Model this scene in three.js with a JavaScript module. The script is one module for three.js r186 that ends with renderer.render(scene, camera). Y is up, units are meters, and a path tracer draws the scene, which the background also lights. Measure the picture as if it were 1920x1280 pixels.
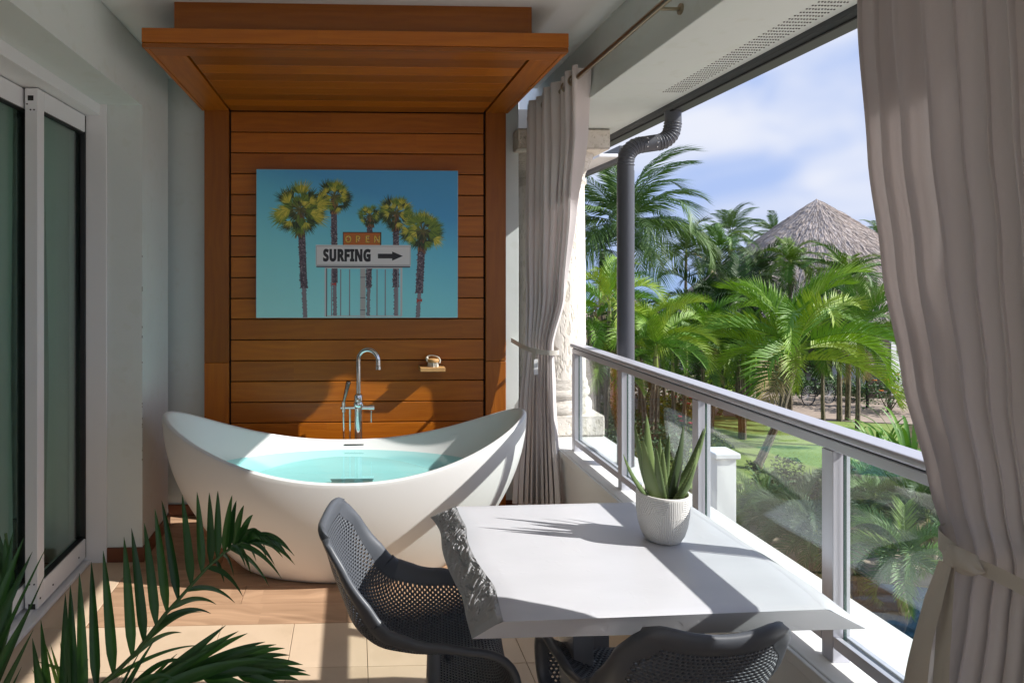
import * as THREE from 'three';
import { mergeGeometries } from 'three/addons/utils/BufferGeometryUtils.js';
import { RoundedBoxGeometry } from 'three/addons/geometries/RoundedBoxGeometry.js';

// ---------------------------------------------------------------- camera, sky, sun, exposure
const V3 = THREE.Vector3;
const scene = new THREE.Scene();
const EYE = 1.5, F = 1200, PU = 705, PV = 508, PSI = Math.atan(43 / 1200);
const camera = new THREE.PerspectiveCamera(2 * Math.atan(640 / F) * 180 / Math.PI, 1.5, 0.05, 9000);
camera.position.set(0, EYE, 0);
camera.rotation.y = -PSI;
camera.setViewOffset(1920, 1280, 960 - PU, 640 - PV, 1920, 1280);
const renderer = new THREE.WebGLRenderer({ antialias: true });
renderer.toneMapping = THREE.LinearToneMapping;
renderer.toneMappingExposure = 1.68;
renderer.shadowMap.enabled = true;

const SUN = new V3(1.0, 0.796, 0.30).normalize();
const sun = new THREE.DirectionalLight(new THREE.Color(1.0, 0.975, 0.93), 4.0);
sun.position.copy(SUN).multiplyScalar(40).add(new V3(3, 0, -6));
sun.target.position.set(3, 0, -6);
sun.castShadow = true;
sun.shadow.mapSize.set(4096, 4096);
Object.assign(sun.shadow.camera, { left: -30, right: 30, top: 30, bottom: -30, near: 1, far: 120 });
scene.add(sun, sun.target);

// numbers and noise
let seedN = 7;
function rnd() { seedN = (seedN * 1664525 + 1013904223) >>> 0; return seedN / 4294967296; }
const rr = (a, b) => a + (b - a) * rnd();
const lerp = (a, b, t) => a + (b - a) * t, clamp = (x, a, b) => Math.min(b, Math.max(a, x));
const smooth = (a, b, x) => { const t = clamp((x - a) / (b - a), 0, 1); return t * t * (3 - 2 * t); };
function hash(i, j, s) { let h = (i * 374761393 + j * 668265263 + s * 2246822519) | 0; h = Math.imul(h ^ (h >>> 13), 1274126177); h ^= h >>> 16; return (h >>> 0) / 4294967296; }
function vnoise(x, y, p, s = 0) {            // value noise that repeats after p cells
  const i = Math.floor(x), j = Math.floor(y), f = x - i, g = y - j, a = f * f * (3 - 2 * f), b = g * g * (3 - 2 * g);
  const m = (k) => ((k % p) + p) % p;
  return lerp(lerp(hash(m(i), m(j), s), hash(m(i + 1), m(j), s), a), lerp(hash(m(i), m(j + 1), s), hash(m(i + 1), m(j + 1), s), a), b);
}
function fbm(x, y, p, s = 0, oct = 4) { let t = 0, a = 0.5, n = 0; for (let k = 0; k < oct; k++) { t += a * vnoise(x, y, p, s + k); n += a; a *= 0.5; x *= 2; y *= 2; p *= 2; } return t / n; }

{ // sky: pale lavender blue, bands of thin white cloud
  const W = 1024, H = 512, d = new Float32Array(W * H * 4);
  for (let j = 0; j < H; j++) for (let i = 0; i < W; i++) {
    const el = ((j + 0.5) / H - 0.5) * 180, u = i / W;
    const e = Math.max(el, 0);
    const t = smooth(0, 55, e);
    let r = lerp(0.265, 0.235, t), g = lerp(0.345, 0.31, t), b = lerp(0.55, 0.53, t);
    const warp = fbm(u * 24, e * 0.10, 24, 31, 3) * 1.4;
    const c1 = fbm(u * 16 + warp, e * 0.16 + warp * 0.5, 1024, 11, 5);
    const band = Math.exp(-((e - 12) ** 2) / 30) * 0.24 + Math.exp(-((e - 3) ** 2) / 10) * 0.02;
    const c = smooth(0.52, 0.82, c1 + band) * 0.85;
    r = lerp(r, 0.54, c); g = lerp(g, 0.55, c); b = lerp(b, 0.59, c);
    d.set([r, g, b, 1], (j * W + i) * 4);
  }
  const t = new THREE.DataTexture(d, W, H, THREE.RGBAFormat, THREE.FloatType);
  t.mapping = THREE.EquirectangularReflectionMapping; t.magFilter = t.minFilter = THREE.LinearFilter; t.wrapS = THREE.RepeatWrapping; t.needsUpdate = true;
  scene.background = t; scene.environment = t;
}

// where a picture point lies: on the plane at depth D, side X or height Y
function ray(u, v) { const a = (u - PU) / F, b = -(v - PV) / F, c = Math.cos(PSI), s = Math.sin(PSI); return new V3(a * c + s, b, a * s - c); }
const atD = (u, v, D) => { const r = ray(u, v); return r.multiplyScalar(D / -r.z).add(camera.position); };
const atX = (u, v, X) => { const r = ray(u, v); return r.multiplyScalar(X / r.x).add(camera.position); };
const atY = (u, v, Y) => { const r = ray(u, v); return r.multiplyScalar((Y - EYE) / r.y).add(camera.position); };

// ---------------------------------------------------------------- textures and materials
const L = (r, g, b) => new THREE.Color().setRGB(r, g, b);
function tex(n, fn, metres = 1, srgb = false) {
  const d = new Uint8Array(n * n * 4);
  for (let j = 0; j < n; j++) for (let i = 0; i < n; i++) {
    const q = fn(i / n, j / n), k = (j * n + i) * 4;
    if (typeof q === 'number') d[k] = d[k + 1] = d[k + 2] = clamp(q, 0, 1) * 255;
    else { d[k] = clamp(q[0], 0, 1) * 255; d[k + 1] = clamp(q[1], 0, 1) * 255; d[k + 2] = clamp(q[2], 0, 1) * 255; }
    d[k + 3] = 255;
  }
  const t = new THREE.DataTexture(d, n, n);
  t.wrapS = t.wrapT = THREE.RepeatWrapping; t.magFilter = THREE.LinearFilter; t.minFilter = THREE.LinearFilter;
  if (srgb) t.colorSpace = THREE.SRGBColorSpace;
  t.repeat.set(1 / metres, 1 / metres); t.needsUpdate = true;
  return t;
}
const std = (o) => new THREE.MeshStandardMaterial(o);
const phys = (o) => new THREE.MeshPhysicalMaterial(o);

const T = {};
T.plaster = tex(256, (u, v) => 0.5 + 0.5 * (fbm(u * 24, v * 24, 24, 3, 4) - 0.5) + 0.25 * (fbm(u * 6, v * 6, 6, 9, 3) - 0.5), 0.5);
T.wood = tex(512, (u, v) => {              // grain runs along u
  const w = fbm(u * 3, v * 8, 8, 5, 3) * 0.5, s = fbm(u * 4, v * 70 + w * 6, 512, 6, 4), f = fbm(u * 10, v * 220, 1024, 8, 3);
  const r = 0.5 + 0.5 * Math.sin((v * 40 + w * 5 + fbm(u * 2, v * 3, 64, 4, 2) * 4) * Math.PI);
  const t = clamp(0.34 * s + 0.24 * f + 0.12 * r + 0.32 * fbm(u * 2, v * 3, 64, 14, 3), 0, 1);
  return [lerp(0.66, 0.88, t), lerp(0.39, 0.60, t), lerp(0.10, 0.22, t)];
}, 0.9, true);
T.woodBump = tex(256, (u, v) => fbm(u * 6, v * 110, 512, 8, 4), 0.7);
T.plank = tex(512, (u, v) => {             // wood-look floor planks
  const w = fbm(u * 3, v * 5, 64, 25, 3), s = fbm(u * 3 + w, v * 46 + w * 8, 512, 26, 5), k = smooth(0.62, 0.85, fbm(u * 2, v * 14, 64, 28, 4));
  const t = clamp(s * 0.8 + w * 0.3 - k * 0.35, 0, 1);
  return [lerp(0.64, 0.88, t), lerp(0.52, 0.74, t), lerp(0.42, 0.62, t)];
}, 1.1, true);
T.tile = tex(512, (u, v) => {
  const a = fbm(u * 5, v * 5, 5, 41, 5), b = smooth(0.60, 0.75, fbm(u * 9, v * 7, 32, 44, 4)), s = smooth(0.66, 0.8, fbm(u * 40, v * 40, 40, 47, 3));
  const t = a * 0.7 + 0.3 - b * 0.13 - s * 0.06;
  return [lerp(0.80, 0.94, t), lerp(0.71, 0.85, t), lerp(0.60, 0.75, t)];
}, 1.3, true);
T.stone = tex(256, (u, v) => { const p = smooth(0.5, 0.72, fbm(u * 22, v * 22, 22, 51, 3)); return 0.75 - 0.6 * p + 0.3 * (fbm(u * 60, v * 60, 60, 55, 2) - 0.5); }, 0.32);
T.stoneCol = tex(256, (u, v) => { const a = fbm(u * 8, v * 8, 8, 57, 4), p = smooth(0.5, 0.75, fbm(u * 22, v * 22, 22, 51, 3)); return [0.95 - 0.08 * p - 0.04 * a, 0.94 - 0.08 * p - 0.05 * a, 0.92 - 0.10 * p - 0.06 * a]; }, 0.32, true);
T.cloth = tex(256, (u, v) => 0.5 + 0.28 * Math.sin(u * 2 * Math.PI * 64) * Math.cos(v * 2 * Math.PI * 64) + 0.5 * (fbm(u * 30, v * 30, 30, 61, 3) - 0.5), 0.07);
T.paint = tex(512, (u, v) => { const a = fbm(u * 4, v * 14, 64, 71, 5), p = smooth(0.76, 0.84, fbm(u * 40, v * 40, 40, 73, 2)); return 0.5 + 0.35 * (a - 0.5) - 0.2 * p; }, 0.8);
T.paintCol = tex(256, (u, v) => { const a = fbm(u * 4, v * 10, 64, 75, 4); const t = 0.90 + 0.05 * a; return [t, t * 0.995, t]; }, 0.8, true);
T.bark = tex(256, (u, v) => { const r = 0.5 + 0.5 * Math.sin(v * 2 * Math.PI * 6 + 2 * fbm(u * 6, v * 6, 6, 81, 3)); const n = fbm(u * 12, v * 24, 24, 83, 4), t = 0.3 + 0.45 * n + 0.25 * Math.pow(r, 4); return [t * 0.92, t * 0.86, t * 0.78]; }, 0.6, true);
T.grass = tex(512, (u, v) => { const a = fbm(u * 6, v * 6, 6, 91, 4), b = fbm(u * 90, v * 90, 90, 95, 2); const t = clamp(a * 0.6 + b * 0.5, 0, 1); return [lerp(0.38, 0.62, t), lerp(0.46, 0.68, t), lerp(0.22, 0.42, t)]; }, 5, true);
T.soil = tex(512, (u, v) => { const a = fbm(u * 8, v * 8, 8, 101, 5), b = fbm(u * 70, v * 70, 70, 105, 2); const t = clamp(a * 0.6 + b * 0.4, 0, 1); return [lerp(0.22, 0.48, t), lerp(0.20, 0.42, t), lerp(0.13, 0.30, t)]; }, 6, true);
T.path = tex(512, (u, v) => { const a = fbm(u * 6, v * 6, 6, 111, 5), b = fbm(u * 110, v * 110, 110, 115, 2); const t = clamp(a * 0.5 + b * 0.5, 0, 1); return [lerp(0.60, 0.82, t), lerp(0.56, 0.76, t), lerp(0.52, 0.70, t)]; }, 6, true);
T.sea = tex(256, (u, v) => fbm(u * 10, v * 24, 64, 121, 4), 60);
T.leafVein = tex(128, (u, v) => 0.5 + 0.5 * Math.sin(v * 2 * Math.PI * 16), 0.02);
T.thatch = tex(256, (u, v) => { const n = fbm(u * 40, v * 6, 64, 131, 4); const t = 0.35 + 0.6 * n; return [t, t * 0.92, t * 0.82]; }, 1.5, true);
T.brush = tex(256, (u, v) => fbm(u * 4, v * 160, 512, 141, 3), 0.4);
T.peel = tex(256, (u, v) => { const a = fbm(u * 4, v * 4, 64, 191, 3), p = smooth(0.60, 0.68, fbm(u * 14, v * 14, 64, 193, 4)), s = smooth(0.70, 0.76, fbm(u * 26, v * 26, 64, 197, 3)); return [0.93 - 0.02 * a - 0.008 * p - 0.012 * s, 0.935 - 0.02 * a - 0.008 * p - 0.014 * s, 0.93 - 0.02 * a - 0.01 * p - 0.02 * s]; }, 1.6, true);

const M = {
  wall: std({ color: L(0.85, 0.91, 0.895), map: T.peel, roughness: 0.62, bumpMap: T.plaster, bumpScale: 0.0008 }),
  wallExt: std({ color: L(0.80, 0.80, 0.77), roughness: 0.8, bumpMap: T.plaster, bumpScale: 0.0015 }),
  peach: std({ color: L(0.80, 0.70, 0.60), roughness: 0.85, bumpMap: T.plaster, bumpScale: 0.001 }),
  ceiling: std({ color: L(0.87, 0.90, 0.90), roughness: 0.8, bumpMap: T.plaster, bumpScale: 0.0004 }),
  grout: std({ color: L(0.24, 0.20, 0.15), roughness: 0.95 }),
  skirting: std({ color: L(0.15, 0.045, 0.018), roughness: 0.4, bumpMap: T.woodBump, bumpScale: 0.0004 }),
  dark: std({ color: L(0.012, 0.012, 0.012), roughness: 0.8 }),
  alu: std({ color: L(0.80, 0.81, 0.82), roughness: 0.42, metalness: 0.0, bumpMap: T.brush, bumpScale: 0.00006 }),
  rail: std({ color: L(0.60, 0.60, 0.65), roughness: 0.36, metalness: 0.3, bumpMap: T.brush, bumpScale: 0.00005 }),
  gasket: std({ color: L(0.02, 0.022, 0.025), roughness: 0.6 }),
  chrome: std({ color: L(0.86, 0.87, 0.88), roughness: 0.06, metalness: 1 }),
  darkChrome: std({ color: L(0.35, 0.30, 0.28), roughness: 0.12, metalness: 1 }),
  gutter: std({ color: L(0.075, 0.08, 0.085), roughness: 0.45, bumpMap: T.plaster, bumpScale: 0.0003 }),
  pipe: std({ color: L(0.085, 0.09, 0.105), roughness: 0.38 }),
  tub: phys({ color: L(0.84, 0.83, 0.81), roughness: 0.36, clearcoat: 0.15, clearcoatRoughness: 0.3 }),
  curtain: phys({ color: L(0.73, 0.68, 0.665), roughness: 1, transmission: 0.12, thickness: 0, side: THREE.DoubleSide, bumpMap: T.cloth, bumpScale: 0.0004 }),
  tie: std({ color: L(0.62, 0.58, 0.52), roughness: 1, side: THREE.DoubleSide, bumpMap: T.cloth, bumpScale: 0.0004 }),
  brass: std({ color: L(0.42, 0.36, 0.26), roughness: 0.3, metalness: 1 }),
  stone: std({ color: L(0.92, 0.89, 0.84), map: T.stoneCol, roughness: 0.9, bumpMap: T.stone, bumpScale: 0.004 }),
  table: phys({ color: L(0.76, 0.77, 0.80), map: T.paintCol, roughness: 0.34, bumpMap: T.paint, bumpScale: 0.0009, clearcoat: 0.25, clearcoatRoughness: 0.25 }),
  tableLeg: std({ color: L(0.5, 0.5, 0.53), roughness: 0.35, metalness: 0.3 }),
  bark2: std({ color: L(0.40, 0.40, 0.41), roughness: 0.5, metalness: 0.1 }),
  chair: std({ color: L(0.088, 0.096, 0.112), roughness: 0.42 }),
  pot: std({ color: L(0.80, 0.78, 0.74), roughness: 0.55 }),
  potSoil: std({ color: L(0.12, 0.07, 0.04), roughness: 1, map: T.soil }),
  pebble: std({ color: L(0.35, 0.12, 0.05), roughness: 0.7 }),
  shelf: std({ color: L(0.52, 0.29, 0.11), roughness: 0.5, bumpMap: T.woodBump, bumpScale: 0.0003 }),
  bristle: std({ color: L(0.80, 0.77, 0.68), roughness: 0.8 }),
  rope: std({ color: L(0.72, 0.66, 0.55), roughness: 1, bumpMap: T.cloth, bumpScale: 0.001 }),
  white: std({ color: L(0.82, 0.82, 0.82), roughness: 0.6 }),
};
const wood = [1, 0.74, 1.20, 0.86, 1.08].map((k) => std({ color: L(0.66 * k, 0.50 * k, 0.15 * k), map: T.wood, roughness: 0.40, bumpMap: T.woodBump, bumpScale: 0.0005 }));
const planks = [1, 0.9, 1.06, 0.95].map((k) => std({ color: L(0.86 * k, 0.81 * k, 0.76 * k), map: T.plank, roughness: 0.42 }));
const tiles = [1, 0.96, 1.03].map((k) => std({ color: L(0.86 * k, 0.83 * k, 0.80 * k), map: T.tile, roughness: 0.45 }));
const pane = phys({ color: L(0.95, 0.98, 0.97), roughness: 0.0, transmission: 1, thickness: 0, ior: 1.52 });
const doorPane = phys({ color: L(0.84, 0.95, 0.90), roughness: 0.0, transmission: 1, thickness: 0, ior: 1.52 });
const paneEdge = std({ color: L(0.015, 0.07, 0.055), roughness: 0.15 });
const leafMat = (r, g, b, tr = 0.35, ro = 0.5) => phys({ color: L(r, g, b), roughness: Math.max(ro, 0.3), transmission: tr, thickness: 0, side: THREE.DoubleSide, specularIntensity: 0.6 });

// ---------------------------------------------------------------- helpers
const taken = {};
function numbered(n) { taken[n] = (taken[n] ?? -1) + 1; return taken[n] ? `${n}_${String(taken[n]).padStart(3, '0')}` : n; }
function shade(o) { o.traverse((m) => { if (m.isMesh) m.castShadow = m.receiveShadow = true; }); return o; }
function tag(o, label, category, group) { o.userData.label = label; o.userData.category = category; if (group) o.userData.group = group; return o; }
function thing(name, label, category, p = [0, 0, 0], turn = 0, group) {
  const o = new THREE.Group(); o.name = numbered(name); o.position.set(...(p.isVector3 ? p.toArray() : p)); o.rotation.y = turn; scene.add(o);
  return tag(o, label, category, group);
}
function part(name, geo, mat, parent, label) {      // geo in the parent's own axes
  const m = new THREE.Mesh(Array.isArray(geo) ? merge(geo) : geo, mat); m.name = name; m.castShadow = m.receiveShadow = true;
  if (label) m.userData.label = label; parent.add(m); return m;
}
function partW(name, geo, mat, parent, label) {     // geo in world axes, parent chain not turned
  const g = Array.isArray(geo) ? merge(geo) : geo; let o = parent; const p = new V3();
  while (o && o !== scene) { p.add(o.position); o = o.parent; }
  g.translate(-p.x, -p.y, -p.z); return part(name, g, mat, parent, label);
}
function struct(name, geo, mat) { const m = new THREE.Mesh(Array.isArray(geo) ? merge(geo) : geo, mat); m.name = numbered(name); m.userData.kind = 'structure'; m.castShadow = m.receiveShadow = true; scene.add(m); return m; }
function merge(list) { const l = list.map((g) => { const q = g.index ? g.toNonIndexed() : g; for (const k of Object.keys(q.attributes)) if (!['position', 'normal', 'uv'].includes(k)) q.deleteAttribute(k); if (!q.attributes.uv) q.setAttribute('uv', new THREE.BufferAttribute(new Float32Array(q.attributes.position.count * 2), 2)); return q; }); return mergeGeometries(l); }
function uvm(g, long = 'x') {                       // uv in metres by the way a face points; the grain runs along `long`
  const p = g.attributes.position, n = g.attributes.normal, uv = new Float32Array(p.count * 2), ou = rnd() * 3, ov = rnd() * 3;
  for (let i = 0; i < p.count; i++) {
    const q = { x: p.getX(i), y: p.getY(i), z: p.getZ(i) }, a = { x: Math.abs(n.getX(i)), y: Math.abs(n.getY(i)), z: Math.abs(n.getZ(i)) };
    a[long] *= 0.3; const drop = a.x >= a.y && a.x >= a.z ? 'x' : a.y >= a.z ? 'y' : 'z';
    const rest = ['x', 'y', 'z'].filter((k) => k !== drop); let [k1, k2] = rest; if (k2 === long) [k1, k2] = [k2, k1];
    uv[2 * i] = q[k1] + ou; uv[2 * i + 1] = q[k2] + ov;
  }
  g.setAttribute('uv', new THREE.BufferAttribute(uv, 2)); return g;
}
function bx(x0, x1, y0, y1, z0, z1, bev = 0, long = 'x') {   // a box between world or own coordinates, edges eased by bev
  const w = Math.abs(x1 - x0), h = Math.abs(y1 - y0), d = Math.abs(z1 - z0);
  const g = bev > 0 ? new RoundedBoxGeometry(w, h, d, 1, Math.min(bev, w / 2.1, h / 2.1, d / 2.1)) : new THREE.BoxGeometry(w, h, d);
  g.translate((x0 + x1) / 2, (y0 + y1) / 2, (z0 + z1) / 2); return uvm(g, long);
}
function tube(pts, r, seg = 24, rad = 8, closed = false) { return new THREE.TubeGeometry(new THREE.CatmullRomCurve3(pts.map((p) => p.isVector3 ? p : new V3(...p)), closed, 'centripetal'), seg, r, rad, closed); }
function taperTube(pts, r0, r1, seg = 16, rad = 8, rf) {
  const c = new THREE.CatmullRomCurve3(pts.map((p) => p.isVector3 ? p : new V3(...p))), g = new THREE.TubeGeometry(c, seg, 1, rad), p = g.attributes.position;
  for (let i = 0; i <= seg; i++) { const q = c.getPointAt(i / seg), k = rf ? rf(i / seg) : lerp(r0, r1, i / seg); for (let j = 0; j <= rad; j++) { const n = i * (rad + 1) + j; p.setXYZ(n, q.x + (p.getX(n) - q.x) * k, q.y + (p.getY(n) - q.y) * k, q.z + (p.getZ(n) - q.z) * k); } }
  const len = c.getLength(), uv = g.attributes.uv; for (let i = 0; i < uv.count; i++) uv.setXY(i, uv.getX(i) * len, uv.getY(i) * 0.5);
  return g;
}
const cyl = (r0, r1, h, n = 24) => new THREE.CylinderGeometry(r0, r1, h, n);
function grid(nu, nv, fn, uvf) {                    // surface fn(u, v) -> [x, y, z]
  const p = [], uv = [], ix = [];
  for (let j = 0; j <= nv; j++) for (let i = 0; i <= nu; i++) { const a = i / nu, b = j / nv, q = fn(a, b); p.push(...(q.isVector3 ? q.toArray() : q)); const w = uvf ? uvf(a, b) : [a, b]; uv.push(w[0], w[1]); }
  for (let j = 0; j < nv; j++) for (let i = 0; i < nu; i++) { const k = j * (nu + 1) + i; ix.push(k, k + 1, k + nu + 2, k, k + nu + 2, k + nu + 1); }
  const g = new THREE.BufferGeometry(); g.setAttribute('position', new THREE.Float32BufferAttribute(p, 3)); g.setAttribute('uv', new THREE.Float32BufferAttribute(uv, 2)); g.setIndex(ix); g.computeVertexNormals(); return g;
}
// ---------------------------------------------------------------- the balcony itself
const XL = -1.09, CEIL = 2.68, SOF = 2.37, DB = 3.97, DP = 3.88, NEAR = 2.2;   // left wall face, ceiling, soffit, back wall, panel; z of the balcony's near end
const SILL = 0.484, PIL = -3.35, DOORX = -1.37, HEAD = 2.357;

const floor = struct('floor', bx(-1.5, 1.26, -0.3, -0.006, -4.0, NEAR), M.grout);
{ // stone tiles on a square grid, then wood-look planks round the tub
  const S = 0.305, J = 0.0022, D0 = 2.735;
  const tg = [0, 1, 2].map(() => bx(-S / 2 + J / 2, S / 2 - J / 2, -0.012, 0, -S / 2 + J / 2, S / 2 - J / 2, 0.0015));
  for (let k = 0; k < 16; k++) for (let i = -2; i < 6; i++) {
    const x = -0.555 + (i + 0.5) * S, z = -D0 + (k + 0.5) * S; if (z > NEAR) continue;
    const q = part('floor_tile', tg[(i * 7 + k * 5 + 70) % 3], tiles[(i * 3 + k * 7 + 60) % 3], floor); q.position.set(x, rr(-0.0006, 0.0002), z); q.rotation.y = [0, Math.PI][(i + k) & 1];
  }
  const e = bx(-0.125, 0.123, -0.012, 0, -S / 2 + J / 2, S / 2 - J / 2, 0.0015);
  for (let k = -2; k < 16; k++) { const z = -D0 + (k + 0.5) * S; const q = part('floor_tile', e, tiles[(k + 4) % 3], floor); q.position.set(-1.253, 0, z); }
  const rows = [[2.735, 2.905], [2.905, 3.075], [3.075, 3.245], [3.245, 3.415], [3.415, 3.585], [3.585, 3.755], [3.755, 3.97]];
  rows.forEach(([a, b], r) => {
    let x = -1.127; let n = 0;
    while (x < 1.25) { const len = n === 0 ? [1.1, 0.62, 0.9, 0.45][r % 4] : 1.2, x1 = Math.min(1.26, x + len); const q = part('floor_plank', bx(x + 0.001, x1 - 0.001, -0.012, 0.0005, -b + 0.001, -a - 0.001, 0.001), planks[(r * 3 + n) % 4], floor); x = x1; n++; }
  });
}
struct('ceiling', bx(-1.5, 1.2, CEIL, CEIL + 0.25, -4.1, NEAR), M.ceiling);

// left side: pilaster, beam over the sliding door, back wall
const wl = struct('wall_left', [bx(-1.62, XL, 0, HEAD, -3.81, PIL), bx(-1.62, XL, HEAD, CEIL - 0.03, -3.81, NEAR), bx(-1.62, XL - 0.012, CEIL - 0.03, CEIL, -3.81, NEAR)], M.wall);
part('skirting', [bx(-1.268, XL + 0.012, 0, 0.075, PIL, PIL + 0.012, 0.003), bx(XL, XL + 0.012, 0, 0.075, -3.82, PIL, 0.003)], M.skirting, wl);
const wb = struct('wall_back', bx(-2.2, 1.036, -0.02, CEIL, -4.15, -DB, 0.004), M.wall);
part('skirting', bx(-1.6, 1.03, 0, 0.07, -DB, -DB + 0.012, 0.003), M.skirting, wb);
struct('wall_return', bx(1.0, 1.36, -3, 2.6, -4.42, -4.32), M.peach);
struct('wall_end', [bx(-1.62, 1.7, -0.02, 1.0, NEAR, NEAR + 0.15), bx(-1.62, 1.7, SOF, 2.9, NEAR, NEAR + 0.15)], M.wall);
// right side: beam and soffit, parapet with a broad sill
const beam = struct('beam', bx(1.19, 1.645, SOF, CEIL + 0.25, -4.55, NEAR, 0.005), M.wall);
{ // rows of small vent holes in the soffit
  const g = new THREE.CylinderGeometry(0.0032, 0.0032, 0.004, 8), mats = [], m4 = new THREE.Matrix4();
  for (let z = -3.05; z < 0.2; z += 0.028) for (let k = 0; k < 10; k++) mats.push([1.505 + k * 0.0105, SOF - 0.0005, z + rr(-0.001, 0.001)]);
  const im = new THREE.InstancedMesh(g, std({ color: L(0.12, 0.12, 0.12), roughness: 1 }), mats.length); mats.forEach((p, i) => im.setMatrixAt(i, m4.makeTranslation(...p)));
  im.name = 'vent_holes'; im.userData.kind = 'stuff'; beam.add(im);
}
struct('parapet', [bx(1.186, 1.55, -3.3, SILL, -4.75, NEAR, 0.006), bx(1.172, 1.186, SILL - 0.036, SILL - 0.002, -3.96, NEAR, 0.004)], M.wallExt);

{ // sliding door: outer panel in view whole, inner panel running out of the picture
  const d = thing('sliding_door', 'white aluminium sliding glass door with green tinted panes along the left wall', 'sliding door', [DOORX, 0, -3.0]);
  const W = (n, g, m, p = d, l) => partW(n, g, m, p, l);
  const zr = -3.335, zl = -2.83, xo = DOORX, xi = DOORX - 0.055;
  W('door_frame', [bx(-1.6, -1.30, 2.30, HEAD, -3.34, NEAR, 0.003), bx(-1.40, -1.267, 0, HEAD, -3.346, -3.336, 0.003), bx(-1.46, -1.30, 0, 2.30, -3.36, -3.34, 0.003)], M.alu);
  W('track', [bx(-1.52, -1.345, 0.001, 0.018, -3.335, NEAR, 0.003), bx(-1.40, -1.394, 0.018, 0.03, -3.335, NEAR), bx(-1.47, -1.464, 0.018, 0.03, -3.335, NEAR)], M.alu);
  const panel = (x0, x1, z0, z1, y0, y1) => {
    const p = new THREE.Group(); p.name = 'door_panel'; d.add(p);
    W('stile', bx(x0, x1, y0, y1, z1 - 0.06, z1, 0.003), M.alu, p); W('stile', bx(x0, x1, y0, y1, z0, z0 + 0.012, 0.003), M.gasket, p);
    W('top_rail', bx(x0, x1, y1 - 0.085, y1, z0 + 0.012, z1 - 0.06, 0.003), M.alu, p); W('bottom_rail', bx(x0, x1, y0, y0 + 0.10, z0, z1 - 0.06, 0.003), M.alu, p);
    W('gasket', [bx(x0 + 0.02, x1 - 0.006, y1 - 0.092, y1 - 0.085, z0 + 0.012, z1 - 0.06), bx(x0 + 0.02, x1 - 0.006, y0 + 0.10, y0 + 0.107, z0 + 0.012, z1 - 0.06), bx(x0 + 0.02, x1 - 0.006, y0 + 0.1, y1 - 0.09, z1 - 0.066, z1 - 0.06)], M.gasket, p);
    W('pane', bx((x0 + x1) / 2 - 0.003, (x0 + x1) / 2 + 0.003, y0 + 0.10, y1 - 0.085, z0 + 0.012, z1 - 0.06), doorPane, p);
    return p;
  };
  const a = panel(xi, xo, zr, zl, 0.032, 2.295);
  for (const z of [zl - 0.02, zr + 0.09, zl - 0.14]) W('screw', cyl(0.004, 0.004, 0.004, 10).rotateZ(Math.PI / 2).translate(xo + 0.001, 0.07, z), M.gasket, a);
  for (const [x, y] of [[-1.40, 2.20], [-1.415, 2.225], [-1.385, 2.20], [-1.405, 0.14], [-1.385, 0.14]]) W('screw', cyl(0.0035, 0.0035, 0.003, 10).rotateX(Math.PI / 2).translate(x, y, zl + 0.001), M.gasket, a);
  W('notch', [bx(-1.412, -1.388, 2.24, 2.262, zl - 0.001, zl + 0.001), bx(-1.41, -1.38, 0.032, 0.055, zl - 0.001, zl + 0.0015)], M.dark, a);
  panel(-1.49, -1.435, -2.90, -1.2, 0.032, 2.295); panel(-1.49, -1.435, -1.2, 0.5, 0.032, 2.295); panel(-1.49, -1.435, 0.5, NEAR, 0.032, 2.295);
}
{ // the dim room behind the glass
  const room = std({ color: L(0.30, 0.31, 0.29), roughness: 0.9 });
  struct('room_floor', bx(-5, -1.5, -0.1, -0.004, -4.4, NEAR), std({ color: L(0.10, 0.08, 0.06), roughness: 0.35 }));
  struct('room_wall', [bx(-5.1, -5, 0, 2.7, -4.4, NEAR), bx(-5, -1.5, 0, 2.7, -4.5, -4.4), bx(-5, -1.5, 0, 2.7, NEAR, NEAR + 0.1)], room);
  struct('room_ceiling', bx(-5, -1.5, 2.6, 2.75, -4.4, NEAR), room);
  const cm = phys({ color: L(0.84, 0.90, 0.86), roughness: 1, transmission: 0.2, thickness: 0, side: THREE.DoubleSide, bumpMap: T.cloth, bumpScale: 0.0003 });
  const drape = (z0, z1, n, y0, label) => {
    const t = thing('room_curtain', label, 'curtain', [-1.585, 0, (z0 + z1) / 2], 0);
    partW('fabric', grid(n * 10, 16, (a, b) => { const A = a * n * Math.PI * 2, w = 0.05 + 0.02 * Math.sin(a * 13), s = 0.85 + 0.25 * Math.abs(b - 0.35); return [-1.60 + w * Math.sin(A + 0.8 * Math.sin(b * 2 + a * 7)), lerp(y0, 2.55, b), lerp(z0, z1, 0.5 + (a - 0.5) * s) + 0.01 * Math.cos(A)]; }), cm, t);
  };
  drape(-3.92, -3.30, 4, 0.08, 'pale green curtain hanging behind the outer glass door panel');
  drape(-2.98, -2.68, 4, 0.05, 'pale green curtain at the left picture edge behind inner door pane');
  const so = thing('sofa', 'dark sofa barely seen low behind the door glass', 'sofa', [-3.2, 0, -3.9]);
  part('seat', bx(-0.7, 0.7, 0.1, 0.42, -0.4, 0.4, 0.05), M.gasket, so); part('backrest', bx(-0.7, 0.7, 0.42, 0.8, -0.4, -0.15, 0.05), M.gasket, so);
}

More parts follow.
